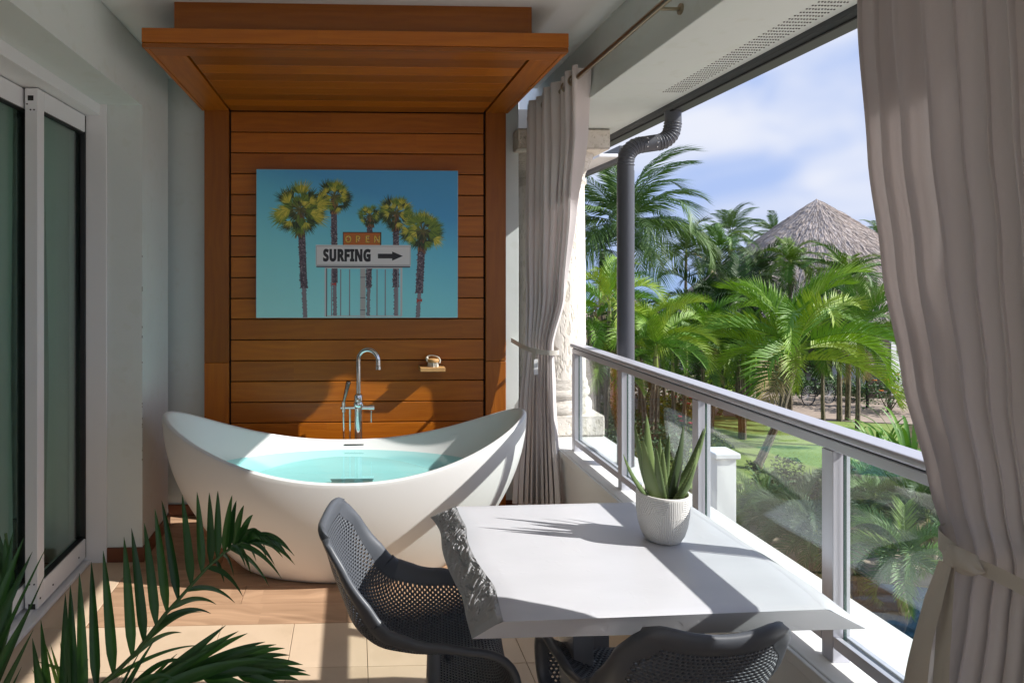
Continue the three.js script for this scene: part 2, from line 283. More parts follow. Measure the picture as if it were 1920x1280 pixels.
{ // wood backdrop with canopy
  const o = thing('wood_canopy', 'orange brown timber wall panel with flat canopy over the bathtub', 'timber canopy', [0.02, 0, -DP]);
  const W = (n, g, m, p = o) => partW(n, g, m, p);
  const x0 = -0.895, x1 = 0.935, TOP = 2.468, wm = (k) => wood[((k % 5) + 5) % 5];
  W('back_board', bx(x0 + 0.01, x1 - 0.01, 0.01, CEIL - 0.01, -DB + 0.002, -DP - 0.03), M.dark);
  for (const [a, b, k] of [[x0, x0 + 0.147, 1], [x1 - 0.125, x1, 3]]) { W('side_board', bx(a, b, 0.95, TOP, -DP - 0.029, -DP, 0.003, 'y'), wm(k)); W('side_board', bx(a, b, 0.0, 0.948, -DP - 0.029, -DP, 0.003, 'y'), wm(k + 1)); }
  const P = 0.1255; let y = TOP - 0.006, k = 0;
  while (y > 0.03) { const b = Math.max(0.005, y - P); W('plank', bx(x0 + 0.158, x1 - 0.137, b + 0.005, y, -DP - 0.029, -DP - 0.008 + rr(-0.0006, 0.0006), 0.0035), wm(k * 2 + (k >> 1))); y = b; k++; }
  // canopy: fascia, frame boards, inner boards, box above
  const f0 = -2.775, c0 = x0 - 0.012, c1 = x1 + 0.012;
  W('fascia', bx(c0, c1, TOP + 0.012, TOP + 0.075, f0 - 0.02, f0, 0.003), wm(2)); W('fascia', bx(c0, c1, TOP - 0.008, TOP + 0.0115, f0 - 0.03, f0 - 0.003, 0.003), wm(1));
  W('fascia', bx(c0, c0 + 0.02, TOP - 0.006, TOP + 0.075, -DP + 0.001, f0 - 0.031, 0.003, 'z'), wm(2)); W('fascia', bx(c1 - 0.02, c1, TOP - 0.006, TOP + 0.075, -DP + 0.001, f0 - 0.031, 0.003, 'z'), wm(2));
  W('canopy_top', bx(c0 + 0.021, c1 - 0.021, TOP + 0.02, TOP + 0.07, -DB, f0 - 0.031), M.dark);
  W('soffit_board', bx(c0 + 0.021, c1 - 0.021, TOP - 0.004, TOP + 0.015, -2.90, f0 - 0.031, 0.002), wm(0));
  W('soffit_board', bx(c0 + 0.021, c0 + 0.160, TOP - 0.004, TOP + 0.015, -DP + 0.001, -2.901, 0.002, 'z'), wm(2)); W('soffit_board', bx(c1 - 0.140, c1 - 0.021, TOP - 0.004, TOP + 0.015, -DP + 0.001, -2.901, 0.002, 'z'), wm(4));
  const N = 8; for (let i = 0; i < N; i++) { const a = -2.901 - i * (DP - 2.901) / N, b = -2.901 - (i + 1) * (DP - 2.901) / N; W('soffit_board', bx(c0 + 0.172, c1 - 0.152, TOP - 0.003, TOP + 0.015, b + 0.002, a, 0.002), wm(i + 1)); }
  W('header_box', bx(-0.785, 0.80, TOP + 0.0755, CEIL + 0.002, -DB, -2.835, 0.003), wm(1));
}

{ // stone column, capital and base, standing on the parapet
  const o = thing('stone_column', 'cream coral stone column with square capital behind the far curtain', 'column', [1.285, SILL, -4.13]);
  part('shaft', [new THREE.LatheGeometry([[0.235, 0.28], [0.235, 0.31], [0.222, 0.34], [0.220, 1.0], [0.214, 1.56], [0.226, 1.575], [0.226, 1.60], [0.214, 1.615]].map((p) => new THREE.Vector2(...p)), 40)].map((g) => { const u = g.attributes.uv; for (let i = 0; i < u.count; i++) u.setXY(i, u.getX(i) * 1.2, u.getY(i) * 1.7); return g; }), M.stone, o);
  part('capital', [bx(-0.285, 0.285, 1.756, 1.884, -0.285, 0.285, 0.012), new THREE.LatheGeometry([[0.214, 1.612], [0.22, 1.64], [0.238, 1.68], [0.262, 1.73], [0.272, 1.757]].map((p) => new THREE.Vector2(...p)), 32)], M.stone, o);
  part('base', [bx(-0.262, 0.262, 0, 0.13, -0.262, 0.262, 0.015), new THREE.LatheGeometry([[0.25, 0.13], [0.26, 0.145], [0.26, 0.18], [0.25, 0.20], [0.236, 0.205], [0.233, 0.225], [0.245, 0.235], [0.248, 0.255], [0.242, 0.275], [0.233, 0.282]].map((p) => new THREE.Vector2(...p)), 40)], M.stone, o);
}

{ // gutter and downpipe, and the white eave of the next roof
  const g = thing('roof_gutter', 'dark grey box gutter running along the soffit edge', 'gutter', [1.69, 2.34, -2]);
  partW('gutter_channel', [bx(1.648, 1.74, 2.335, 2.40, -4.6, NEAR + 0.5, 0.004), bx(1.655, 1.75, 2.40, 2.47, -4.6, NEAR + 0.5, 0.004), bx(1.646, 1.66, 2.352, 2.43, -4.6, NEAR + 0.5, 0.003)], M.gutter, g);
  partW('gutter_lip', bx(1.648, 1.656, 2.329, 2.335, -4.6, NEAR + 0.5), M.dark, g);
  const e = thing('neighbour_eave', 'short white eave with dark edge seen past the gutter end', 'roof eave', [1.85, 2.3, -5.4]);
  partW('soffit_strip', bx(1.80, 1.95, 2.335, 2.36, -7.5, -4.62, 0.003), M.white, e); partW('edge_strip', bx(1.95, 1.99, 2.30, 2.42, -7.5, -4.62, 0.004), M.gutter, e);
  const top = atD(1262, 215, 3.30), px = atD(1173.5, 400, 3.30).x, py = atD(1200, 267, 3.30).y, d = -3.30;
  const p = thing('downpipe', 'dark grey round downpipe with swan-neck bends below the gutter', 'downpipe', [px, SILL, d]);
  const R = 0.042, tx = top.x;
  partW('upper_bend', [tube([[tx, 2.336, d], [tx, py + 0.09, d], [tx - 0.012, py + 0.045, d], [tx - 0.045, py + 0.012, d], [tx - 0.09, py, d]], R, 40, 20)], M.pipe, p);
  partW('middle_pipe', tube([[tx - 0.086, py, d], [px + 0.086, py - 0.012, d]], R + 0.0015, 4, 20), M.pipe, p);
  partW('lower_bend', tube([[px + 0.09, py - 0.012, d], [px + 0.045, py - 0.024, d], [px + 0.012, py - 0.057, d], [px, py - 0.10, d], [px, py - 0.16, d]], R, 40, 20), M.pipe, p);
  partW('straight_pipe', tube([[px, py - 0.15, d], [px, SILL, d]], R + 0.0015, 8, 24), M.pipe, p);
  const rib = (c, ax) => { const t = new THREE.TorusGeometry(R - 0.0005, 0.0035, 6, 24); t.lookAt(ax); return t.translate(c.x, c.y, c.z); };
  const c1 = new THREE.CatmullRomCurve3([[tx, py + 0.10], [tx - 0.004, py + 0.075], [tx - 0.012, py + 0.045], [tx - 0.045, py + 0.012], [tx - 0.08, py]].map((q) => new V3(q[0], q[1], d)));
  const c2 = new THREE.CatmullRomCurve3([[px + 0.08, py - 0.013], [px + 0.045, py - 0.024], [px + 0.012, py - 0.057], [px, py - 0.09], [px, py - 0.12]].map((q) => new V3(q[0], q[1], d)));
  for (const c of [c1, c2]) for (let i = 0; i <= 9; i++) partW('crimp_ring', rib(c.getPointAt(i / 9), c.getTangentAt(i / 9)), M.pipe, p);
  for (const x of [tx - 0.10, px + 0.10]) partW('pipe_rivet', [0, 1, 2].map((k) => new THREE.SphereGeometry(0.004, 8, 6).translate(x, py - 0.006 + (k - 1) * 0.022, d + Math.sqrt(R * R - ((k - 1) * 0.022) ** 2) + 0.002)), M.chrome, p);
}

const RX = 1.243;
{ // balustrade
  const o = thing('balcony_railing', 'grey aluminium railing with clear glass panes on the balcony sill', 'railing', [RX, SILL, -1.8]);
  const W = (n, g, m, p = o) => partW(n, g, m, p);
  const zs = [-3.572, -2.94, -2.283, -1.634, -0.985, -0.336, 0.313, 0.962, 1.611];
  W('top_rail', [bx(RX, RX + 0.043, 1.034, 1.062, -3.592, 2.1, 0.003, 'z'), bx(RX - 0.008, RX + 0.064, 1.066, 1.088, -3.61, 2.1, 0.009, 'z')], M.rail);
  W('rail_groove', bx(RX + 0.004, RX + 0.05, 1.0625, 1.0655, -3.585, 2.1), M.gasket);
  for (const z of zs) {
    const p = new THREE.Group(); p.name = 'post'; o.add(p);
    W('post_tube', bx(RX, RX + 0.047, SILL, 1.033, z - 0.02, z + 0.02, 0.002, 'y'), M.rail, p);
  }
  for (let i = 0; i + 1 < zs.length; i++) {
    const a = zs[i] + 0.021, b = zs[i + 1] - 0.021;
    W('lower_rail', [bx(RX, RX + 0.016, 0.524, 0.555, a, b, 0.002, 'z'), bx(RX + 0.031, RX + 0.047, 0.524, 0.555, a, b, 0.002, 'z'), bx(RX + 0.016, RX + 0.031, 0.524, 0.54, a, b)], M.rail);
    W('glass_seal', bx(RX + 0.0165, RX + 0.0305, 0.5405, 0.55, a, b), M.gasket);
    const p = W('pane', bx(RX + 0.020, RX + 0.027, 0.551, 1.033, a + 0.012, b - 0.004), pane);
    W('pane_edge', bx(RX + 0.020, RX + 0.027, 0.551, 1.033, a + 0.0085, a + 0.0115), paneEdge, p); W('pane_edge', bx(RX + 0.020, RX + 0.027, 0.551, 1.033, b - 0.0035, b - 0.0005), paneEdge, p);
  }
}

struct('side_pier', bx(1.25, 1.54, SILL, SOF, -1.04, 0.1, 0.006), M.wallExt);
part('paint_chips', [...Array(16)].map(() => bx(XL - 0.002, XL + 0.0008, -1, 1, PIL - 0.001, PIL + 0.0008).scale(1, rr(0.002, 0.006), 1).translate(0, rr(0.2, 1.7), 0)), M.grout, wl).userData.kind = 'stuff';

// curtains: a cloth swept between its back and its near edge, pleated, drawn in at the tie
function clothSheet(back, near, n, amp, yTop, yBot, seed, nu = 220, nv = 70) {
  const ph = [...Array(8)].map((_, i) => hash(i, seed, 5) * 6.28);
  return grid(nu, nv, (a, b) => {
    const y = lerp(yTop, yBot, b), p = back(b), q = near(b), w = amp(b);
    const s = a + 0.012 * Math.sin(a * 9 + ph[0]) ;
    const A = s * n * 2 * Math.PI, k = 1 + 0.30 * Math.sin(s * 17 + ph[1] + b * 1.5);
    const dx = q[0] - p[0], dz = q[1] - p[1], l = Math.hypot(dx, dz) || 1, nx = dz / l, nz = -dx / l;
    const off = w * k * (Math.sin(A + 0.5 * Math.sin(b * 3 + ph[2] + s * 5)) + 0.28 * Math.sin(2 * A + ph[3] + b * 2)) , al = 0.25 * w * Math.sin(2 * A + ph[4]);
    return [p[0] + dx * s + nx * off + dx / l * al, y, p[1] + dz * s + nz * off + dz / l * al];
  }, (a, b) => [a * n * 0.3, b * 2.3]);
}
const keys = (k) => (b) => { for (let i = 1; i < k.length; i++) if (b <= k[i][0]) { const t = (b - k[i - 1][0]) / (k[i][0] - k[i - 1][0]), s = t * t * (3 - 2 * t) * 0.55 + t * 0.45; return k[i].length === 2 ? lerp(k[i - 1][1], k[i][1], s) : [lerp(k[i - 1][1], k[i][1], s), lerp(k[i - 1][2], k[i][2], s)]; } const e = k[k.length - 1]; return e.length === 2 ? e[1] : [e[1], e[2]]; };
function flatBand(pts, h, th = 0.003) {              // a strap standing on edge along pts
  const c = new THREE.CatmullRomCurve3(pts.map((p) => new V3(...p)), false, 'centripetal');
  return grid(60, 4, (a, b) => { const q = c.getPointAt(a); return [q.x, q.y + (b - 0.5) * h, q.z]; }, (a, b) => [a * 0.6, b * h]);
}
{
  const rod = thing('curtain_rod', 'thin bronze curtain rod under the beam', 'curtain rod', [1.10, 2.45, -1.5]);
  partW('rod', cyl(0.0125, 0.0125, 3.95 + 2, 16).rotateX(Math.PI / 2).translate(1.10, 2.45, -0.975), M.brass, rod);
  for (const z of [-2.28, -0.3]) partW('bracket', [bx(1.10, 1.19, 2.445, 2.455, z - 0.006, z + 0.006, 0.002), cyl(0.02, 0.02, 0.006, 16).rotateZ(Math.PI / 2).translate(1.187, 2.45, z)], M.brass, rod);
  partW('end_cap', new THREE.SphereGeometry(0.018, 16, 12).translate(1.10, 2.45, -3.95), M.brass, rod);
  const c = thing('curtain', 'white outdoor curtain tied back beside the bathtub and stone column', 'curtain', [1.08, 0.2, -3.5]);
  const top = 2.50, bot = 0.17, bt = (top - 1.06) / (top - bot);
  const back = keys([[0, 1.085, -3.88], [bt * 0.6, 1.06, -3.87], [bt, 1.045, -3.82], [bt + 0.15, 1.01, -3.80], [1, 0.93, -3.67]]);
  const near = keys([[0, 1.115, -3.06], [bt * 0.2, 1.17, -3.24], [bt * 0.45, 1.23, -3.53], [bt * 0.8, 1.23, -3.68], [bt, 1.165, -3.70], [bt + 0.12, 1.155, -3.64], [1, 1.15, -3.50]]);
  partW('fabric', clothSheet(back, near, 9, keys([[0, 0.040], [bt * 0.8, 0.026], [bt, 0.020], [bt + 0.1, 0.026], [1, 0.04]]), top, bot, 3), M.curtain, c);
  for (let i = 0; i < 7; i++) partW('grommet', new THREE.TorusGeometry(0.024, 0.005, 8, 24).rotateY(rr(-0.5, 0.5)).translate(1.10, 2.45, -3.155 - i * 0.115), M.brass, c);
  partW('tieback', [flatBand([[0.985, 1.07, -3.962], [1.00, 1.06, -3.90], [1.02, 1.045, -3.76], [1.06, 1.035, -3.68], [1.13, 1.03, -3.635], [1.19, 1.03, -3.66], [1.195, 1.04, -3.80], [1.12, 1.05, -3.88]], 0.028), flatBand([[1.045, 0.985, -3.70], [1.06, 0.98, -3.675]], 0.11)], M.tie, c);
  partW('care_label', bx(1.045, 1.07, 0.90, 0.99, -3.668, -3.665, 0.001), M.white, c);

  const r = thing('curtain', 'grey shaded curtain filling the right picture edge, tied with a knotted band', 'curtain', [1.1, 0, -1.1]);
  const t2 = 2.52, b2 = 0.15, k2 = (t2 - 0.965) / (t2 - b2);
  const near2 = keys([[0, 1.10, -0.60], [k2 * 0.6, 1.12, -0.66], [k2, 1.14, -0.78], [k2 + 0.15, 1.13, -0.74], [1, 1.12, -0.62]]);
  const edge = [[0, 0], [300, 0], [500, 0], [700, 0], [900, 0], [1005, 0], [1100, 0], [1280, 0]];
  const EX = 1.10, pe = [[1602, -30], [1606, 60], [1625, 300], [1652, 500], [1690, 700], [1738, 900], [1768, 1010], [1752, 1100], [1718, 1280]].map(([u, v]) => atX(u, v, EX));
  const yb = (p) => (t2 - p.y) / (t2 - b2);
  const back2 = keys([[0, EX, pe[0].z], ...pe.slice(1).map((p) => [yb(p), EX, p.z]), [1, EX, pe[8].z - 0.03]]);
  partW('fabric', clothSheet(back2, near2, 14, keys([[0, 0.030], [k2 * 0.75, 0.026], [k2, 0.015], [k2 + 0.12, 0.02], [1, 0.034]]), t2, b2, 8, 380, 80), M.curtain, r);
  for (let i = 0; i < 5; i++) partW('grommet', new THREE.TorusGeometry(0.024, 0.005, 8, 24).rotateY(0.3).translate(1.10, 2.45, -1.36 + i * 0.13), M.brass, r);
  // band round the waist, a knot and two hanging tails
  const kn = atX(1812, 1052, 1.055), w0 = atX(1766, 1008, 1.075);
  partW('tieback', [flatBand([[1.14, w0.y + 0.01, w0.z - 0.02], [w0.x, w0.y, w0.z - 0.006], [1.058, lerp(w0.y, kn.y, 0.5), lerp(w0.z, kn.z, 0.5)], kn.toArray()], 0.036), flatBand([kn.toArray(), [1.052, kn.y + 0.004, kn.z + 0.06], [1.058, kn.y - 0.004, kn.z + 0.2], [1.08, kn.y, kn.z + 0.42]], 0.026)], M.tie, r);
  partW('knot', grid(40, 20, (a, b) => { const t = a * 6.2832, f = b * Math.PI, q = 1 + 0.10 * Math.sin(3 * t + 4 * f) + 0.05 * Math.sin(9 * f + t); return [kn.x - 0.004 - 0.016 * q * Math.sin(f) * Math.max(-0.6, Math.cos(t)), kn.y + 0.021 * q * Math.sin(f) * Math.sin(t) * (1 + 0.2 * Math.cos(f)), kn.z - 0.034 * Math.cos(f) * q]; }), M.tie, r);
  const tail = (dz, w, len, sway) => grid(6, 24, (a, b) => [kn.x - 0.018 - 0.018 * Math.sin(b * 2.4) + 0.004 * Math.sin(a * 3 + b * 5), kn.y - 0.012 - b * len, kn.z + dz + sway * b + (a - 0.5) * w * (0.7 + 0.5 * Math.min(1, b * 4))], (a, b) => [a * 0.05, b * 0.4]);
  partW('tail', tail(-0.012, 0.030, 0.42, 0.004), M.tie, r); partW('tail', tail(-0.02, 0.034, 0.30, -0.05), M.tie, r);
}
// ---------------------------------------------------------------- bathtub, water, tap, shelf, picture
const TC = [-0.035, -3.275];
{
  const a1 = 0.925, b1 = 0.392, a0 = 0.50, b0 = 0.205, Y0 = 0.538, Y1 = 0.785;
  const rimY = (t) => { const c = Math.abs(Math.cos(t)); return Y0 + (Y1 - Y0) * Math.pow(c, 2.15); };
  const f = (h) => Math.sin(Math.PI / 2 * Math.pow(clamp(h, 0, 1), 0.85));
  const outer = (t, h) => { const k = f(h); return [lerp(a0, a1, k) * Math.cos(t), h * rimY(t), lerp(b0, b1, k) * Math.sin(t)]; };
  const TH = 0.024, FL = 0.425, ai = 0.60, bi = 0.262;             // inside: rounded wall down to an oval floor
  const inner = (t, h) => { const ry = rimY(t), y = FL + (ry - FL) * h, k = Math.pow(h, 0.55); return [lerp(ai, a1 - TH, k) * Math.cos(t), y, lerp(bi, b1 - TH, k) * Math.sin(t)]; };
  const o = thing('bathtub', 'white oval freestanding bathtub with raised ends in front of the wood panel', 'bathtub', [TC[0], 0, TC[1]]);
  const N = 128, rows = [];
  for (let j = 0; j <= 4; j++) rows.push((t) => { const q = outer(t, 0); const k = j / 4; return [q[0] * k * 0.985, 0.002, q[2] * k * 0.985]; });
  rows.push((t) => { const q = outer(t, 0); return [q[0], 0.006, q[2]]; });
  for (let j = 1; j <= 30; j++) rows.push((t) => outer(t, j / 30 * 0.99));
  for (let j = 1; j < 8; j++) rows.push((t) => { const p = outer(t, 0.99), q = inner(t, 0.97), s = j / 8, ry = rimY(t); return [lerp(p[0], q[0], s), Math.max(lerp(p[1], q[1], s), 0) + (ry - 0.99 * ry) * 1.3 * Math.sin(Math.PI * s), lerp(p[2], q[2], s)]; });
  for (let j = 0; j <= 24; j++) rows.push((t) => inner(t, 0.97 * Math.pow(1 - j / 24, 1.5)));
  for (let j = 1; j <= 5; j++) rows.push((t) => { const q = inner(t, 0), k = 1 - j / 5; return [q[0] * k, q[1] - 0.008 * (1 - k * k), q[2] * k]; });
  part('tub_shell', grid(N, rows.length - 1, (u, v) => rows[Math.round(v * (rows.length - 1))](-u * 2 * Math.PI)), M.tub, o);
  const WL = 0.492;
  // overflow slot in the back wall, drain cover on the floor
  const hb = Math.pow((0.515 - FL) / (Y0 - FL), 1), zb = inner(-Math.PI / 2, hb)[2];
  part('overflow_slot', bx(-0.055, 0.055, 0.512, 0.519, zb - 0.002, zb + 0.004, 0.001), M.gasket, o).position.x = 0.04;
  part('drain_cover', [bx(-0.105, 0.105, FL + 0.002, FL + 0.008, -0.05, 0.05, 0.002), bx(-0.11, 0.11, FL + 0.006, FL + 0.012, -0.056, -0.048, 0.001)], std({ color: L(0.35, 0.42, 0.42), roughness: 0.3, metalness: 0.7 }), o).position.set(0.03, 0, 0.05);
  const s = new THREE.Shape(); for (let i = 0; i <= N; i++) { const t = i / N * 2 * Math.PI, ry = rimY(t), h = (WL - FL) / (ry - FL), q = inner(t, h); (i ? s.lineTo.bind(s) : s.moveTo.bind(s))(q[0] * 1.002, -q[2] * 1.002); }
  const water = new THREE.Mesh(new THREE.ShapeGeometry(s, 1).rotateX(-Math.PI / 2), phys({ color: L(0.60, 0.90, 0.91), roughness: 0, transmission: 1, thickness: 0, ior: 1.33 }));
  water.name = 'bath_water'; water.position.set(TC[0], WL, TC[1]); water.receiveShadow = true; tag(water, 'clear turquoise bath water filling the white tub', 'bath water'); scene.add(water);
}
{
  const bz = -3.765, x = atD(672, 760, 3.765).x, Y = (v) => atD(672, v, 3.765).y, X = (u) => atD(u, 760, 3.765).x;
  const o = thing('bath_tap', 'chrome floor standing bath tap with curved spout behind the tub', 'bath tap', [x, 0, bz]);
  const W = (n, g, m = M.chrome, l) => partW(n, g, m, o, l);
  const v740 = Y(741), r0 = 0.0245;
  W('base_plate', cyl(0.06, 0.062, 0.012, 32).translate(x, 0.006, bz));
  W('column', new THREE.LatheGeometry([[r0, 0.01], [r0, v740 - 0.035], [r0 + 0.002, v740 - 0.03], [r0 + 0.002, v740], [0.019, v740 + 0.008], [0.0145, v740 + 0.012]].map((p) => new THREE.Vector2(...p)), 32).translate(x, 0, bz));
  const yt = Y(655), R = 0.062, dx = 0.92, dz = 0.38, sp = [[x, v740, bz], [x, lerp(v740, yt - R, 0.5), bz], [x, yt - R, bz]];
  for (let i = 1; i <= 12; i++) { const t = i / 12 * Math.PI * 0.95, s = R * (1 - Math.cos(t)); sp.push([x + s * dx, yt - R + R * Math.sin(t), bz + s * dz]); }
  const e = sp[sp.length - 1]; sp.push([e[0] + 0.002, Y(683), e[2]]);
  W('spout', tube(sp, 0.0145, 80, 20)); W('spout_tip', cyl(0.0165, 0.0165, 0.02, 20).translate(e[0] + 0.002, Y(687), e[2]));
  const yl = Y(764);
  W('valve_body', new THREE.SphereGeometry(0.03, 24, 16).scale(1, 1, 0.8).translate(x, yl + 0.02, bz + 0.008));
  W('lever_boss', [cyl(0.016, 0.016, 0.05, 20).rotateZ(Math.PI / 2).translate(x + 0.045, yl, bz), cyl(0.019, 0.019, 0.03, 20).rotateZ(Math.PI / 2).translate(x + 0.078, yl, bz)]);
  W('lever', cyl(0.004, 0.004, 0.075, 12).translate(x + 0.076, yl - 0.05, bz + 0.002));
  const xh = X(644);
  W('holder_arm', [cyl(0.0095, 0.0095, 0.10, 16).rotateZ(Math.PI / 2).translate((x + xh) / 2 - 0.01, yl, bz), cyl(0.012, 0.012, 0.06, 16).translate(xh, yl + 0.006, bz), cyl(0.008, 0.008, 0.04, 12).translate(xh + 0.038, yl - 0.018, bz)]);
  const h0 = new V3(xh, yl + 0.03, bz), h1 = atD(653, 718, 3.755);
  W('hand_shower', [taperTube([h0, h0.clone().lerp(h1, 0.5), h1], 0.0075, 0.0145, 12, 16), new THREE.SphereGeometry(0.0146, 16, 12).translate(h1.x, h1.y, h1.z)], M.darkChrome);
  W('hose', tube([[xh, yl - 0.02, bz], [xh + 0.002, yl - 0.2, bz], [xh + 0.005, 0.35, bz + 0.01], [xh + 0.02, 0.16, bz + 0.02], [xh + 0.035, 0.3, bz], [xh + 0.038, yl - 0.2, bz], [xh + 0.038, yl - 0.03, bz]], 0.0062, 80, 10));
}
{
  const c = atD(810, 691, 3.83);
  const o = thing('soap_shelf', 'small light wood shelf fixed to the timber panel', 'wall shelf', [c.x, c.y, -DP + 0.008]);
  part('shelf_board', bx(-0.075, 0.075, -0.0125, 0.0125, -0.02, 0.085, 0.003), M.shelf, o);
  const b = thing('bath_brush', 'round wooden bath brush with white bristles and rope loop on shelf', 'brush', [c.x + 0.008, c.y + 0.013, -DP + 0.05]);
  part('brush_back', new THREE.LatheGeometry([[0, 0.026], [0.030, 0.026], [0.034, 0.030], [0.034, 0.042], [0.030, 0.048], [0, 0.050]].map((p) => new THREE.Vector2(...p)), 28), M.shelf, b);
  const br = []; for (let k = 0; k < 90; k++) { const t = rnd() * 6.28, r = 0.032 * Math.sqrt(rnd()); br.push(new THREE.CylinderGeometry(0.0014, 0.0018, 0.028, 5).rotateX(rr(-0.12, 0.12)).rotateZ(rr(-0.12, 0.12)).translate(r * Math.cos(t), 0.0135, r * Math.sin(t))); }
  part('bristles', br, M.bristle, b);
  part('rope_loop', tube([[-0.036, 0.03, 0.006], [-0.04, 0.056, 0.004], [-0.02, 0.066, 0], [0.01, 0.064, 0.002], [0.034, 0.052, 0.004], [0.04, 0.034, 0.008], [0.036, 0.022, 0.01]], 0.0042, 40, 8), M.rope, b);
  part('rope_knot', new THREE.SphereGeometry(0.0085, 10, 8).translate(-0.038, 0.052, 0.006), M.rope, b);
}
{ // picture of palms and a sign, printed on a stretched canvas
  const w = 1.212, h = 0.888, p0 = atD(670.5, 457, 3.838), W = 1140, H = 836;
  const cv = document.createElement('canvas'); cv.width = W; cv.height = H; const g = cv.getContext('2d');
  const sky = g.createLinearGradient(0, H, W * 0.25, 0); sky.addColorStop(0, '#b4f4f0'); sky.addColorStop(0.45, '#8fe6ee'); sky.addColorStop(0.8, '#6bcbea'); sky.addColorStop(1, '#52abe2'); g.fillStyle = sky; g.fillRect(0, 0, W, H);
  const sx = W / 900, sy = H / 660;     // measured on a 900 x 660 copy
  const trunk = (x0, y0, x1, y1, wa, wb, band) => {
    g.fillStyle = '#5f525b'; { const t = 0.72, xm = lerp(x0, x1, t), ym = lerp(y0, y1, t); g.beginPath(); g.moveTo((x0 - wa / 2) * sx, y0 * sy); g.lineTo((x0 + wa / 2) * sx, y0 * sy); g.lineTo((xm + wa * 0.5) * sx, ym * sy); g.lineTo((xm - wa * 0.5) * sx, ym * sy); g.fill(); }
    for (let i = 0; i < 420; i++) { const t = Math.pow(rnd(), 0.8), x = lerp(x0, x1, t), y = lerp(y0, y1, t), wd = t > 0.72 ? wb : lerp(wa, wa * 1.15, t); const s = rnd(); g.fillStyle = s < 0.4 ? '#4b3f49' : s < 0.7 ? '#7d6d74' : s < 0.85 ? '#2c2430' : '#a5989a'; g.save(); g.translate((x + rr(-wd, wd) * 0.5) * sx, y * sy); g.rotate(rr(-0.8, 0.8)); g.fillRect(-5, -2, 8, 4); g.restore(); }
    g.fillStyle = '#8d8187'; g.beginPath(); const t = 0.72, xm = lerp(x0, x1, t), ym = lerp(y0, y1, t); g.moveTo((xm - wb / 2) * sx, ym * sy); g.lineTo((xm + wb / 2) * sx, ym * sy); g.lineTo((x1 + wb / 2) * sx, y1 * sy); g.lineTo((x1 - wb / 2) * sx, y1 * sy); g.fill();
    if (band) { g.strokeStyle = '#c2402f'; g.lineWidth = 4; for (let k = 0; k < 4; k++) { g.beginPath(); g.moveTo((band[0] - 12) * sx, (band[1] + k * 5 - 8) * sy); g.lineTo((band[0] + 12) * sx, (band[1] - k * 4 + 4) * sy); g.stroke(); } }
  };
  const FC = [['#1a2610', '#2c3e18', '#3a5020'], ['#4c6824', '#6a862c', '#7f9632'], ['#a3a834', '#c8bd40', '#ded055']];
  const fan = (x, y, r, ang, tone) => {          // a pleated fan leaf, ragged at its edge
    g.save(); g.translate(x * sx, y * sy); g.rotate(ang);
    const K = 6, open = 0.85;
    for (let k = -K; k <= K; k++) { const a = k / K * open, l = r * sx * (0.80 + 0.22 * Math.cos(a)) * rr(0.82, 1.12); g.fillStyle = FC[tone][Math.floor(rnd() * 3)]; g.beginPath(); g.moveTo(0, 0); g.lineTo(Math.cos(a - 0.085) * l * 0.46, Math.sin(a - 0.085) * l * 0.46); g.lineTo(Math.cos(a + rr(-0.02, 0.05)) * l, Math.sin(a + rr(-0.02, 0.05)) * l + rr(0, 4)); g.lineTo(Math.cos(a + 0.085) * l * 0.46, Math.sin(a + 0.085) * l * 0.46); g.fill(); }
    g.restore();
  };
  const stalk = (x, y, x1, y1) => { g.strokeStyle = rnd() < 0.5 ? '#4a4a22' : '#6d6a33'; g.lineWidth = 3; g.beginPath(); g.moveTo(x * sx, y * sy); g.lineTo(x1 * sx, y1 * sy); g.stroke(); };
  const crown = (x, y, r, n = 26) => {
    for (let i = 0; i < 90; i++) { g.strokeStyle = ['#5d2f24', '#8a5d35', '#a8743f', '#3a2119'][i & 3]; g.lineWidth = 3; const a = rr(-20, 20); g.beginPath(); g.moveTo((x + a * 0.3) * sx, (y + r * 0.1) * sy); g.lineTo((x + a) * sx, (y + r * rr(0.4, 1.0)) * sy); g.stroke(); }
    const ring = (m, q0, q1, a0, a1, f0, f1, tones) => { for (let i = 0; i < m; i++) { const a = lerp(a0, a1, (i + rnd()) / m), q = r * rr(q0, q1), px = x + Math.cos(a) * q, py = y + Math.sin(a) * q * 0.95; stalk(x, y, px, py); fan(px, py, r * rr(f0, f1), a + rr(-0.45, 0.45) + (Math.sin(a) > -0.2 ? 0.35 * Math.sign(Math.PI / 2 - a) * -1 : 0), tones[Math.floor(rnd() * tones.length)]); } };
    ring(n * 0.45, 0.10, 0.40, 0, 6.28, 0.34, 0.46, [0, 0, 1]);
    ring(n * 0.35, 0.40, 0.62, 0.1, Math.PI - 0.1, 0.36, 0.52, [0, 0, 1]);
    ring(n * 0.48, 0.30, 0.60, -Math.PI - 0.5, 0.5, 0.42, 0.62, [0, 1, 2, 1]);
    ring(n * 0.25, 0.10, 0.45, -Math.PI - 0.2, 0.4, 0.30, 0.44, [1, 2, 1]);
    ring(n * 0.22, 0.30, 0.62, -Math.PI - 0.9, 1.2, 0.30, 0.46, [2, 1, 2]);
  };
  trunk(343, 120, 350, 655, 26, 15, [342, 512]); trunk(505, 200, 498, 655, 24, 13); trunk(622, 190, 622, 655, 26, 14);
  trunk(196, 190, 217, 660, 30, 18); trunk(741, 270, 722, 660, 32, 15, [728, 585]);
  crown(345, 120, 82); crown(505, 205, 56, 18); crown(622, 190, 88); crown(192, 180, 128, 34); crown(742, 270, 105, 30);
